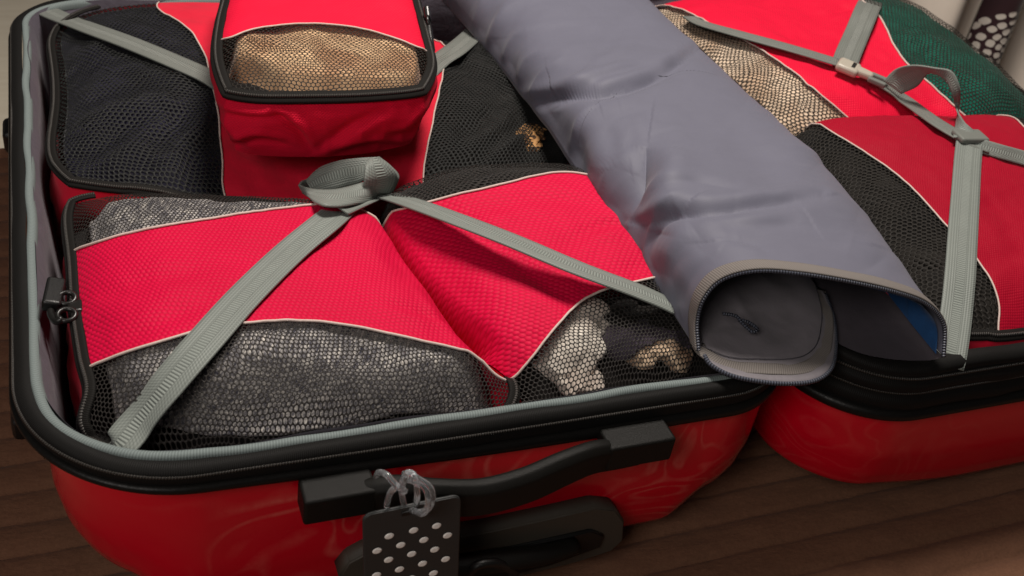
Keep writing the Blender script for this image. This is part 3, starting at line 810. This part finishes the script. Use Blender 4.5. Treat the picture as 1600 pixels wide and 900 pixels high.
# --- right half: rear cube
def ex5(u, v, q):
    return .009*np.sin(np.clip((u-.55)/.45, 0, 1)*math.pi)+.004*np.sin(u*9+v*3)
C5 = Patch(front=[(1228, 222, .150), (1400, 222, .150), (.92, .245, .150, 0)],
           right=[(.92, .245, .150, 0), (.935, .40, .162, 0), (.925, .545, .160, 0)],
           back=[(1000, 8, .158), (.76, .55, .165, 0), (.925, .545, .160, 0)],
           left=[(1228, 222, .150), (1090, 90, .160), (1000, 8, .158)],
           puff=.028, seed=27, extra=ex5, pw=(6, 6), wr=.0018)
C5.crease(([(1190, 105), (1260, 130), (1340, 140)], .006, .0018), ([(1290, 25), (1320, 15), (1345, 12)], .005, .002), ([(1200, 40), (1240, 60), (1290, 60)], .008, .0018), ([(1420, 140), (1450, 160), (1480, 165)], .005, .002),
          ([(1060, 60), (1120, 95), (1180, 110)], .006, .002), ([(1130, 130), (1190, 140), (1240, 120)], .006, .002), ([(1420, 60), (1480, 110), (1540, 140)], .008, .002))
c5 = cube('packing_cube', 'bright red packing cube with green cloth under its mesh, at the right rear', C5, .03, M['redw'], zips=((1.1, 1.9),))
f5a = C5.curve([(1345, 200), (1318, 182), (1312, 174), (1280, 148), (1230, 106), (1170, 68), (1110, 38), (1060, 14), (1010, 6)], 1)
f5b = C5.curve([(1525, 195), (1500, 178), (1490, 166), (1450, 130), (1410, 92), (1386, 50), (1372, 24), (1345, 0)], 1)
C5.strip('center_panel', f5a, f5b, 1, M['red2'], c5)
C5.strip('mesh_panel', 0, f5a, 1, M['net_t'], c5)
C5.strip('mesh_panel', f5b, 1, 1, M['net_t'], c5)
pipe(C5, f5a, 1, c5, .0007); pipe(C5, f5b, 1, c5, .0009)
clothes('folded_clothes', 'beige clothes under mesh behind the grey bag', (C5, .02, lambda t: f5a(t)+.03, 1, M['beige'], -.004, .0015))
clothes('folded_clothes', 'green clothes under mesh in front of the curtain', (C5, lambda t: f5b(t)-.03, .98, 1, M['green'], -.004, .0015))

# --- small cube on top of the rear cube
def ex7(u, v, q): return .003*np.sin(v*6+u*3)
zt7 = .220
C7 = Patch(front=[(352, 150, zt7), (430, 158, zt7), (550, 158, zt7), (662, 146, zt7)],
           right=[(662, 146, zt7), (674, 98, zt7), (664, 52, zt7), (650, 8, zt7), (630, -60, zt7)],
           back=[(362, -62, zt7), (500, -70, zt7), (630, -60, zt7)],
           left=[(352, 150, zt7), (340, 95, zt7), (345, 40, zt7), (354, -5, zt7), (362, -62, zt7)],
           puff=.010, seed=33, extra=ex7, pw=(8, 8), wr=.0008, k=.032)
c7 = cube('packing_cube', 'small bright red packing cube with tan things under mesh, lying on the rear cube', C7, .171, M['redc'], bul=.007, wallwr=.003, zipw=.0095, fold=1, taperin=.005,
          folds=(([(328, 160), (352, 178), (400, 186), (450, 182)], 7, .004, .003), ([(425, 175), (465, 205), (486, 236)], 7, .005, .004), ([(600, 172), (545, 200), (492, 236)], 9, .004, .004),
                 ([(352, 232), (400, 218), (450, 226)], 6, .004, .003), ([(600, 215), (640, 205), (668, 180)], 7, .004, .003), ([(520, 238), (580, 226), (640, 230)], 6, .003, .003), ([(335, 185), (352, 210), (380, 235)], 7, .003, .003)))
f7 = C7.curve([(338, 66), (362, 60), (400, 46), (480, 38), (560, 45), (620, 62), (655, 76), (682, 86)], 0)
C7.strip('center_panel', f7, 1, 0, M['red2'], c7)
C7.strip('mesh_panel', 0, f7, 0, M['nets'], c7)
pipe(C7, f7, 0, c7, .0007)
clothes('folded_clothes', 'tan and brown things under mesh of the small red cube', (C7, .05, lambda t: f7(t)+.05, 0, M['tan'], lambda u, v: -.005-.02*sstep(.12, .05, v-.10*sstep(.35, .1, u))-.02*sstep(.10, .04, u)-.02*sstep(.92, .97, u), .003), .04, .97)
C7.strip('void_sheet', .02, lambda t: f7(t)+.04, 0, M['void'], c7, 60, 30, -.022)
# pulls
def pull(parent, c, axis_long, axis_up):
    al = norm(np.array(axis_long, float)); au = norm(np.array(axis_up, float)); ac = np.cross(au, al)
    sl = rbox('zipper_slider', c, (al, ac, au), (.012, .009, .005), .0018, M['gloss'], parent)
    ring = [c+al*(.008+.006*math.cos(a))+ac*(.005*math.sin(a)) for a in np.linspace(0, 2*math.pi, 20, endpoint=False)]
    tube('pull_ring', np.array(ring), .0012, M['gloss'], sl, 8, True, up=au)
    rbox('pull_tab', c+al*.024, (al, ac, au), (.022, .010, .004), .0015, M['black'], sl)
c_ = Z(668, 22, .226)
pull(c7, c_, (-.1, -1, -.6), (.9, -.1, .4))

# --- zipper pull hanging off the front left cube
sl = rbox('zipper_slider', Z(118, 482, .150), (YA, XA, UPV), (.012, .009, .006), .0018, M['gloss'], c3)
for (x, y, z) in ((104, 466, .153), (104, 492, .153)):
    c_ = Z(x, y, z)
    tube('pull_ring', np.array([c_+XA*.005*math.cos(a)+YA*.0045*math.sin(a)+UPV*.001*math.sin(a) for a in np.linspace(0, 6.283, 20, endpoint=False)]), .0016, M['gloss'], sl, 8, True)
rbox('pull_tab', Z(84, 460, .152), (norm(np.array([.15, 1, 0])), norm(np.array([1, -.15, -.2])), norm(np.array([.2, 0, 1]))), (.026, .011, .008), .002, M['black'], sl)
hook = spline([Z(80, 478, .150), Z(80, 492, .150), Z(88, 502, .151), Z(98, 498, .153)], 20)
tube('pull_hook', hook, .0023, M['gloss'], sl, 8)

def strap(name, pts, width, mat, thick=.0013, n=90, N=None, crown=0.0, parent=suit, curl=0):
    P = spline(pts, n)
    if N is None: N = np.array([0, 0, 1.0])
    else: N = spline(N, n)
    return ribbon(name, P, N, width, thick, mat, parent, crown=crown, curl=curl)
SW = .0215
def band(name, e1, e2, mat, parent=suit, n=60, wave=0):
    a = spline([on(*p) for p in e1], n); b = spline([on(*p) for p in e2], n)
    A = np.array([lerp(a, b, t)-FW*(.0012*4*t*(1-t)) for t in np.linspace(0, 1, 9)])
    L = arclen((a+b)/2)
    return grid(name, A, mat, parent, np.stack(np.broadcast_arrays(np.linspace(0, 1, 9)[:, None], L[None]), -1), thick=.0014, off=0)
# strap from the front left corner to the knot
strap('strap', [Z(160, 722, .130), Z(185, 697, .141), on(215, 660, .003), on(262, 600, .002), on(318, 535, .002), on(385, 460, .002), on(455, 392, .002), on(520, 338, .0025), on(548, 312, .004)], SW, M['strap'], n=120)
# from the knot to under the grey bag
strap('strap', [on(585, 300, .004), on(640, 316, .005), on(720, 345, .013), on(800, 376, .014), on(900, 418, .012), on(1000, 456, .007), on(1050, 478, .003)], SW*.92, M['strap'], n=120,
      N=[(0, .3, 1), (0, .35, 1), (0, .25, 1), (0, .1, 1)])
# rear left corner strap running under the small cube
strap('strap', [Z(62, 12, .140), Z(95, 27, .147), on(140, 44, .004), on(200, 66, .003), on(270, 95, .003), on(330, 122, .002), on(372, 150, .0015)], SW*.95, M['strap2'], n=80)
strap('strap', [Z(790, 8, .142), Z(752, 42, .149), on(716, 74, .004), on(680, 100, .002), on(640, 140, .0015)], SW*.95, M['strap2'], n=60)
# knot
kn = empty('strap_knot', tuple(map(float, on(545, 290, .004)))); kn.parent = suit; kn.matrix_parent_inverse = Matrix.Translation(-suit.location)
band('knot_loop', [(478, 282, 0.0182), (500, 262, 0.0270), (530, 251, 0.0336), (562, 247, 0.0369), (588, 246, 0.0369)], [(490, 301, 0.0160), (520, 297, 0.0226), (545, 290, 0.0259), (561, 286, 0.0292), (580, 275, 0.0336)], M['strap'], kn)
band('knot_loop', [(467, 289, 0.0204), (490, 296, 0.0248), (520, 297, 0.0281), (550, 291, 0.0314), (576, 282, 0.0325), (602, 268, 0.0314)], [(474, 301, 0.0105), (495, 318, 0.0105), (525, 323, 0.0127), (560, 319, 0.0160), (590, 314, 0.0160), (612, 300, 0.0160)], M['strap'], kn)
band('knot_loop', [(482, 279, 0.0171), (472, 283, 0.0204), (467, 290, 0.0210)], [(488, 302, 0.0094), (480, 303, 0.0105), (473, 302, 0.0105)], M['strap'], kn, 20)
band('knot_loop', [(576, 249, 0.0380), (571, 262, 0.0391), (569, 285, 0.0358), (567, 303, 0.0248)], [(592, 245, 0.0380), (612, 261, 0.0336), (623, 276, 0.0270), (613, 301, 0.0182)], M['strap'], kn)
band('knot_loop', [(520, 318, 0.0094), (540, 308, 0.0138), (570, 300, 0.0160)], [(545, 335, 0.0072), (580, 318, 0.0094), (610, 305, 0.0094)], M['strap'], kn)

# straps over the right half
strap('strap', [on(1078, 26, .001), on(1098, 37, .003), on(1150, 52, .004), on(1230, 74, .006), on(1310, 98, .008)], SW*.8, M['strap2'], n=60)
strap('strap', [on(1345, 112, .006), on(1380, 132, .006), on(1420, 160, .006), on(1465, 192, .006), on(1510, 218, .005), on(1545, 232, .004)], SW*.82, M['strap2'], n=60)
strap('strap', [on(1512, 222, .005), on(1560, 236, .006), on(1600, 247, .006), on(1680, 270, .006), on(1800, 310, .004)], SW*.55, M['strap'], n=60, N=[(-.3, -.9, .7)]*4)
strap('strap', [Z(1372, -20, .175), on(1356, 12, .004), on(1340, 50, .004), on(1325, 85, .006), on(1320, 100, .006)], SW*1.12, M['strap2'], n=50)
strap('strap', [on(1516, 212, .006), on(1512, 250, .004), on(1508, 310, .003), on(1504, 370, .003), on(1500, 430, .003), on(1494, 490, .003), Z(1486, 545, .150), Z(1480, 572, .143)], SW*1.02, M['strap'], n=90)
# loose loop of strap
band('strap', [(1380, 127, .010), (1398, 109, .022), (1425, 102, .030), (1460, 106, .034), (1488, 112, .036), (1500, 140, .030), (1497, 175, .018), (1489, 215, .008)],
     [(1408, 147, .008), (1434, 134, .016), (1452, 114, .026), (1476, 124, .030), (1488, 148, .028), (1492, 165, .022), (1505, 188, .016), (1532, 214, .008)], M['strap'], suit, 90)
# webbing slide where the straps cross
c_ = on(1516, 213, .008)
t_ = norm(on(1545, 214, .008)-on(1482, 212, .008))
rbox('strap_slide', c_, (norm(np.array([.85, -.1, 0])), norm(np.array([.1, .85, 0])), UPV), (.027, .018, .005), .0018, M['strap2'], suit)
# side release buckle
ba, bb = on(1308, 98, .012), on(1388, 132, .010)
al = norm(bb-ba); up = norm(np.array([0, 0, 1.0])-al*al[2]); ac = np.cross(up, al)
M['buckle'] = plain('beige_buckle_plastic', lin(166, 159, 146), .4, 300, .1)
bl = np.linalg.norm(bb-ba)
bk = rbox('buckle', lerp(ba, bb, .22), (al, ac, up), (bl*.42, .021, .008), .003, M['buckle'], suit)
rbox('buckle_tongue', lerp(ba, bb, .52)+up*.0005, (al, ac, up), (bl*.36, .0135, .007), .0028, M['buckle'], bk, taper=lambda c: (1, .6 if c.x > 0 else 1, 1))
for sgn in (-1, 1):
    rbox('buckle_prong', lerp(ba, bb, .80)+ac*sgn*.006, (al, ac, up), (bl*.34, .005, .005), .0015, M['strap2'], bk)
rbox('buckle_slot', lerp(ba, bb, .30)+up*.0036, (al, ac, up), (.0035, .012, .002), .0004, M['black'], bk)

# ------------------------------------------------------------------ grey bag lying across the hinge
bag = empty('laundry_bag', (.47, .2, .15))
tag(bag, 'long grey nylon bag with an open zipped end, lying across the suitcase hinge', 'bag')
lip = spline([Z(1092, 548, .158), Z(1090, 505, .172), Z(1100, 468, .188), Z(1128, 438, .202), Z(1180, 424, .212), Z(1250, 428, .214), Z(1330, 441, .211), Z(1400, 457, .204), Z(1448, 476, .193), Z(1474, 508, .178), Z(1474, 558, .160)], 221)
nt, ns = 221, 380
th = np.linspace(math.pi, 0, nt)
def section(y, xl, xr, zb, h, p=.62):
    c = np.cos(th); s_ = np.sin(th)
    x = (xl+xr)/2+(xr-xl)/2*np.sign(c)*np.abs(c)**p
    return np.stack([x, np.full(nt, y), zb+h*np.abs(s_)**p], -1)
sv = np.linspace(0, 1, ns)
KS = np.linspace(0, 1, 7)
def sec_at(q):
    f = lambda v: float(np.interp(q, KS, v))
    return section(f([-.005, .095, .19, .29, .385, .485, .585]), f([.392, .394, .388, .394, .391, .388, .385]), f([.563, .570, .572, .572, .568, .568, .570]),
                   f([.158, .160, .162, .164, .165, .164, .160]), f([.056, .056, .052, .050, .052, .055, .054]))
s0_ = sec_at(0)
G = np.array([sec_at(q)+(lip-s0_)*(1-float(sstep(0, .30, np.array(q)))) for q in sv])
for _ in range(6): G[1:-1] = (G[:-2]+2*G[1:-1]+G[2:])/4
SS, TT = np.meshgrid(sv, np.linspace(0, 1, nt), indexing='ij')
du = np.gradient(G, axis=0); dv = np.gradient(G, axis=1); GN = norm(np.cross(dv, du))
if GN[ns//2, nt//2, 2] < 0: GN = -GN
px = proj(G)
def crease(pts, width, depth, ridge=0.0, sharp=True): return crease_field(px, pts, width, depth, ridge, sharp)
env = sstep(0.005, .07, SS)
q3 = np.stack([SS*.6, TT*.25, SS*0], -1)
disp = .0036*noise(q3, 10, 50)+.0009*fbm(q3*np.array([1, .6, 1]), 30, 60, 2)
disp = disp*lerp(.25, 1, env)
disp += crease([(806, 170), (870, 152), (950, 142), (1030, 118), (1085, 80)], 10, .0068, .0046, False)
disp += crease([(880, 160), (930, 130), (990, 110), (1050, 98)], 8, .0040, .0030, False)
disp += crease([(930, 112), (960, 98), (1010, 92)], 8, .0022, .0016, False)
disp += crease([(1012, 228), (1006, 265), (994, 310), (982, 355)], 28, .0140, .0090)
disp += crease([(1066, 330), (1038, 350), (1014, 378), (998, 412)], 20, .0080, .0055)
disp += crease([(975, 350), (1010, 348), (1050, 338), (1140, 330), (1280, 312)], 10, .0046, .0032, False)
disp += crease([(1120, 350), (1180, 352), (1240, 350)], 9, .0014, .0010, False)
disp += crease([(872, 170), (882, 210), (900, 255), (918, 290)], 24, .0050, .0040, False)
disp += crease([(945, 190), (955, 225), (950, 265)], 20, .0022, .0018, False)
disp += crease([(975, 185), (985, 215), (985, 240)], 16, .0018, .0014, False)
disp += crease([(1062, 480), (1082, 440), (1112, 405)], 14, .0026, .0020, False)
disp += crease([(820, 55), (900, 48), (980, 62)], 30, .0018, .0010, False)
disp += crease([(1150, 372), (1240, 362), (1330, 382)], 26, .0032, .0026, False)
disp += crease([(1130, 210), (1190, 250), (1230, 300)], 34, .0036, .0022, False)
disp += crease([(1380, 405), (1350, 424), (1290, 430)], 12, .0018, .0012)
disp += crease([(850, 168), (930, 148), (1000, 130), (1060, 100)], 7, .0018, .0010)
disp += crease([(1040, 300), (1090, 290), (1150, 300)], 8, .0016, .0012)
disp += crease([(1000, 20), (960, 50), (930, 90)], 16, .0018, .0012, False)
disp += crease([(1200, 400), (1180, 380), (1130, 372)], 8, .0018, .0012)
disp += crease([(905, 222), (912, 190), (960, 150), (1030, 120), (1090, 112), (1140, 122)], 4, .0012, .0005)
flank = 1-sstep(.10, .40, TT)
wq = q3+.010*np.stack([noise(q3, 20, 31), noise(q3, 20, 32), q3[..., 0]*0], -1)
fold_ = .35-np.abs(noise(wq*np.array([1, .28, 1]), 26, 35))
disp += .0070*fold_*flank*env*sstep(0, .04, TT)+.0025*fold_*sstep(.72, .95, TT)*env
disp += .0030*(.35-np.abs(noise(wq*np.array([1, .45, 1]), 15, 38)))*env
disp += .00025*fbm(q3*np.array([1.0, .35, 1]), 90, 77, 3)*env
edge = np.sin(TT*math.pi)**.35
G2 = G+GN*(disp*lerp(.25, 1, edge)*lerp(.12, 1, env))[..., None]
uvb = np.stack([TT*.25, SS*.6], -1)
top = grid('upper_panel', G2, M['bag'], bag, uvb, thick=.0012, off=-1 if True else 1)
# inner lining, a few millimetres inside: grey with painted shade on the left, blue on the right
inn = G2-GN*.0035
cut = int(nt*.63)
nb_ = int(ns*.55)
grid('inner_panel', inn[2:nb_, :cut], M['bagshade'], bag, uvb[2:nb_, :cut])
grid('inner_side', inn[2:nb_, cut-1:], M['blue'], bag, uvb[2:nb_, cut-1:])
# lower panel with its tongue
n1, n2 = 60, 90
xq = np.linspace(0, 1, n1)
fr = spline([Z(1092, 548, .1555), Z(1112, 570, .1535), Z(1150, 589, .152), Z(1215, 599, .151), Z(1270, 596, .1515), Z(1298, 575, .153), Z(1304, 535, .155), Z(1310, 500, .156), Z(1380, 505, .1555), Z(1474, 530, .155)], 200)
# order the front line by x
def front_y(x):
    o = np.argsort(fr[:, 0]); return np.interp(x, fr[o, 0], fr[o, 1])
x0_, x1_ = .391, .563
xx = lerp(x0_, x1_, xq)
tong = spline([Z(1100, 556, .155), Z(1112, 572, .1535), Z(1150, 590, .152), Z(1215, 600, .151), Z(1268, 597, .1515), Z(1296, 580, .153), Z(1305, 550, .1545), Z(1303, 505, .156), Z(1290, 462, .157)], 80)
# tongue sheet: from the front curve back into the bag
back = np.stack([lerp(x0_+.004, .495, np.linspace(0, 1, 80)), np.full(80, .20), np.full(80, .160)], -1)
sq = np.linspace(0, 1, 60)
A = np.array([lerp(tong, back, t**1.0) for t in sq])
q3 = A*1.0
xc_ = np.linspace(-1, 1, 80)[None]
A[..., 2] += .014*xc_**4*sstep(.04, .35, sq)[:, None]
A[..., 2] += .0035*(.4-np.abs(noise(q3+.01*noise(q3, 25, 3)[..., None], 34, 75)))*sstep(.08, .25, sq)[:, None]
A[..., 2] += (.0015*fbm(q3, 30, 71)+.003*np.sin(np.clip((np.linspace(0, 1, 80)), 0, 1)*math.pi)[None]*np.exp(-((sq-.12)/.06)**2)[:, None])*sstep(0, .06, sq)[:, None]
low = grid('lower_panel', A, M['bagin'], bag, np.stack(np.broadcast_arrays(np.linspace(0, .1, 80)[None], (sq*.2)[:, None]), -1), thick=.0015)
# floor of the bag on the right, coloured darker for the shade inside
fs = spline([Z(1270, 500, .1550), Z(1300, 530, .1535), Z(1345, 552, .1520), Z(1400, 562, .1515), Z(1450, 563, .1525), Z(1474, 558, .1575)], 60)
bs = np.stack([np.linspace(.40, .572, 60), np.full(60, .57), .158+.012*sstep(.85, 1, np.linspace(0, 1, 60))], -1)
A2 = np.array([lerp(fs, bs, t) for t in np.linspace(0, 1, 60)])
A2[..., 2] += .0015*fbm(A2, 30, 83)*sstep(0, .1, np.linspace(0, 1, 60))[:, None]
grid('lower_side', A2, M['bagshade'], bag)
# zip tape and coil around the mouth
LN = norm(GN[0]); 
def mouth_row(dist, lift):
    """line on the upper panel, dist metres in from the mouth"""
    L_ = np.cumsum(np.linalg.norm(np.diff(G2, axis=0), axis=-1), axis=0); L_ = np.vstack([np.zeros((1, nt)), L_])
    out = np.empty((nt, 3))
    for t in range(nt):
        for c in range(3): out[t, c] = np.interp(dist, L_[:, t], G2[:, t, c]+GN[:, t, c]*lift)
    return out
mr_ = np.array([mouth_row(q, .0012+.0004*math.sin(q/.0095*3.14)) for q in np.linspace(0.0002, .0095, 9)])
LM = arclen(lip)
zt_ = grid('zipper_tape', mr_, M['bagtape'], bag, np.stack(np.broadcast_arrays(np.linspace(0, 1, 9)[:, None], LM[None]), -1), thick=.001)
M['seamthread'] = plain('dark_thread', lin(52, 52, 62), .8)
M['stitch'] = plain('grey_thread', lin(70, 68, 74), .8)
tube('stitching', mouth_row(.0060, .0018), .00035, M['stitch'], zt_, 5)
tube('zipper_teeth', lip+GN[0]*.0002, .0013, M['bagcoil'], zt_, 7)
tN = np.broadcast_to(np.array([0, -.15, 1.0]), (80, 3))
lt = ribbon('zipper_tape', A[3]+np.array([0, 0, .0012]), tN, .009, .0012, M['bagtape'], bag)
tube('zipper_teeth', tong+np.array([0, 0, .0005]), .0015, M['bagcoil'], lt, 7)
tube('stitching', A[5]+np.array([0, 0, .0022]), .00035, M['stitch'], lt, 5)
# cord pull inside the mouth
cp = spline([Z(1130, 490, .170), Z(1150, 494, .168), Z(1160, 505, .166), Z(1175, 518, .164), Z(1183, 514, .164), Z(1172, 505, .165), Z(1160, 500, .167)], 50)
tube('cord_pull', cp, .0011, M['bagcoil'], bag, 6)
# seam across the bag
px2 = proj(G2)
def row_at(pts):
    st = np.array([np.unravel_index(np.argmin((px2[..., 0]-p[0])**2+(px2[..., 1]-p[1])**2), px2.shape[:2]) for p in pts], float)
    st = spline(st, 120); out = []
    for a_, b_ in st:
        i0, j0 = min(int(a_), ns-2), min(int(b_), nt-2); f, g = a_-i0, b_-j0
        c = lambda A_: (A_[i0, j0]*(1-f)*(1-g)+A_[i0+1, j0]*f*(1-g)+A_[i0, j0+1]*(1-f)*g+A_[i0+1, j0+1]*f*g)
        out.append(c(G2)+c(GN)*.0005)
    return np.array(out)
tube('seam', row_at([(905, 225), (912, 192), (960, 150), (1030, 120), (1090, 113), (1120, 120)]), .0008, M['seamthread'], bag, 6)

# ------------------------------------------------------------------ luggage tag
tg = empty('luggage_tag', tuple(map(float, Y(643, 880, -.05))))
tag(tg, 'black luggage tag with pale polka dots hanging from the carry handle', 'luggage tag')
TL, TR = Y(567, 806, -.050), Y(721, 774, -.050)
tx = norm(TR-TL); tz = norm(Y(566, 905, -.056)-TL); tz = norm(tz-tx*(tz@tx)); tn = np.cross(tx, tz)
if tn[1] > 0: tn = -tn
wdt = np.linalg.norm(TR-TL); hgt = .098
def rrect(w_, h_, r):
    out = []
    for (cx, cy, a0) in ((w_-r, r, -90), (w_-r, h_-r, 0), (r, h_-r, 90), (r, r, 180)):
        for a in np.linspace(a0, a0+90, 7): out.append((cx+r*math.cos(math.radians(a)), cy+r*math.sin(math.radians(a))))
    return out
M['tag'] = plain('matt_black_tag', lin(40, 41, 41), .5, 1200, .15)
M['dot'] = plain('pale_dots', lin(232, 226, 220), .5)
M['clear'] = NT('clear_plastic').p(Base_Color=(.92, .94, .97, 1), Roughness=.08, Transmission_Weight=.92, IOR=1.33).m
card = prism('card', [TL+tx*x+tz*y-tn*.0 for x, y in rrect(wdt, hgt, .005)], .0026, M['tag'], tg, .0006, -tn)
bpx = []
for k in range(7):
    r0 = np.array([608, 837])+np.array([-19.5, 22.5])*k
    for j in range(-1, 7):
        bpx.append(r0+np.array([37, -7.3])*j if False else None)
# dots sit on a slanted lattice
dots = [(608, 837), (646, 828), (682, 821), (589, 860), (626, 851), (662, 843), (699, 836), (607, 874), (643, 865), (679, 858), (588, 898), (624, 889), (660, 880), (696, 873), (642, 903), (677, 895), (606, 911), (695, 909), (659, 917)]
def on_tag(x, y):
    d = ray(x, y); return CAM+d*(((TL-CAM)@tn)/(d@tn))
me_d = None
for (x, y) in dots:
    c_ = on_tag(x, y)+tn*.0004
    a = np.linspace(0, 2*math.pi, 16, endpoint=False)
    if me_d is None:
        V = [tx*.0027*math.cos(t)+tz*.0022*math.sin(t) for t in a]+[tx*.0018*math.cos(t)+tz*.0014*math.sin(t)+tn*.0005 for t in a]
        F = [(i, (i+1) % 16, 16+(i+1) % 16, 16+i) for i in range(16)]+[tuple(range(16, 32))]
        me_d = bpy.data.meshes.new('dot'); me_d.from_pydata([tuple(v) for v in V], [], F); me_d.materials.append(M['dot'])
    o = bpy.data.objects.new('dot', me_d); sc.collection.objects.link(o); o.parent = tg
    o.location = Vector(c_)-tg.location
sl = rbox('slot', on_tag(647, 799)+tn*.0003, (tx, tz, tn), (.014, .0028, .0012), .0005, M['black'], tg)
def loop(pts, r=.0018):
    P = spline([Y(*p) for p in pts], 50)
    tube('clear_loop', P, r, M['clear'], tg, 10)
loop([(632, 792, -.046), (628, 770, -.052), (632, 745, -.056), (640, 738, -.056), (650, 748, -.058), (652, 775, -.056), (650, 792, -.046)])
loop([(640, 796, -.049), (660, 800, -.058), (674, 788, -.060), (674, 765, -.060), (660, 752, -.058), (640, 742, -.054), (632, 740, -.046)])
loop([(646, 800, -.050), (662, 802, -.060), (669, 786, -.062), (667, 768, -.060), (655, 756, -.058), (640, 750, -.054), (628, 752, -.044)])
loop([(632, 766, -.056), (618, 757, -.054), (604, 742, -.050), (592, 738, -.042), (588, 744, -.030)])
loop([(604, 790, -.040), (610, 770, -.048), (620, 762, -.050), (634, 768, -.050)])

# ------------------------------------------------------------------ curtain behind
def satin(name, c1, c2):
    n = NT(name); a = n.noise(n.vm('MULTIPLY', n.obj(), (1, 1, .3)), 14, 3); f = n.noise(n.obj(), 900, 1)
    n.p(Base_Color=n.mix(n.mr(a, .35, .65), c1, c2), Roughness=.42, Sheen_Weight=.3, Normal=n.bump(f, .15, .0003))
    return n.m
M['curtain'] = satin('silver_beige_satin', lin(240, 228, 214), lin(226, 214, 200))
M['maroon'] = satin('dark_maroon_cloth', lin(56, 30, 36), lin(44, 22, 28))
M['pebble'] = plain('cream_print', lin(205, 196, 186), .7)
cur = empty('curtain', (1.35, .82, FZ)); tag(cur, 'silver beige satin curtain with a dark dotted panel behind the green mesh', 'curtain')
def cur_y(x, z):
    return .82+.026*np.sin((x-1.285)*2*math.pi/.125+math.pi*1.5+.25*np.sin(z*5))+.010*np.sin(x*17+1.0+z*2)
def cur_sheet(name, x0, x1, mat, dy, parent):
    a, b = np.meshgrid(np.linspace(x0, x1, 160), np.linspace(FZ+.012, 1.6, 60), indexing='ij')
    return grid(name, np.stack([a, cur_y(a, b)+dy, b], -1), mat, parent, thick=.0015)
cur_sheet('satin_panel', 1.225, 1.365, M['curtain'], 0, cur)
cur_sheet('satin_panel', 1.475, 1.95, M['curtain'], 0, cur)
cur_sheet('dark_panel', 1.06, 1.2245, M['maroon'], .004, cur)
dp = cur_sheet('dotted_panel', 1.3655, 1.4745, M['maroon'], -.001, cur)
# printed pebbles in rosettes on the dotted panel
V = []; F = []
rs = np.random.RandomState(4)
def pebble(cx, cz, a_, rr, rt):
    n_ = 14; o_ = len(V)
    for t in np.linspace(0, 2*math.pi, n_, endpoint=False):
        c_, s_ = math.cos(t), math.sin(t)
        e = rr*np.sign(c_)*abs(c_)**.75; f = rt*np.sign(s_)*abs(s_)**.75
        x = cx+e*math.cos(a_)-f*math.sin(a_); z = cz+e*math.sin(a_)+f*math.cos(a_)
        x = min(max(x, 1.366), 1.474)
        V.append((x, float(cur_y(x, z))-.0022, z))
    F.append(tuple(range(o_, o_+n_)))
for (cx, cz) in ((1.425, -.025), (1.405, .145), (1.43, -.20)):
    pebble(cx, cz, 0, .006, .006)
    for r_, n_ in ((.0135, 7), (.0245, 12), (.036, 16), (.0485, 20), (.062, 24)):
        for k in range(n_):
            a_ = 2*math.pi*(k+rs.uniform(-.12, .12))/n_+r_*40
            pebble(cx+r_*math.cos(a_), cz+r_*math.sin(a_), a_, .0047*rs.uniform(.85, 1.1), .8*math.pi*r_/n_*rs.uniform(.85, 1.08))
for k in range(5): pebble(1.376+.024*k, -.097+.006*rs.uniform(-1, 1), 0, .009, .0085)
o = mesh('printed_pebbles', V, F, M['pebble'], dp, smooth=False); o['kind'] = 'stuff'
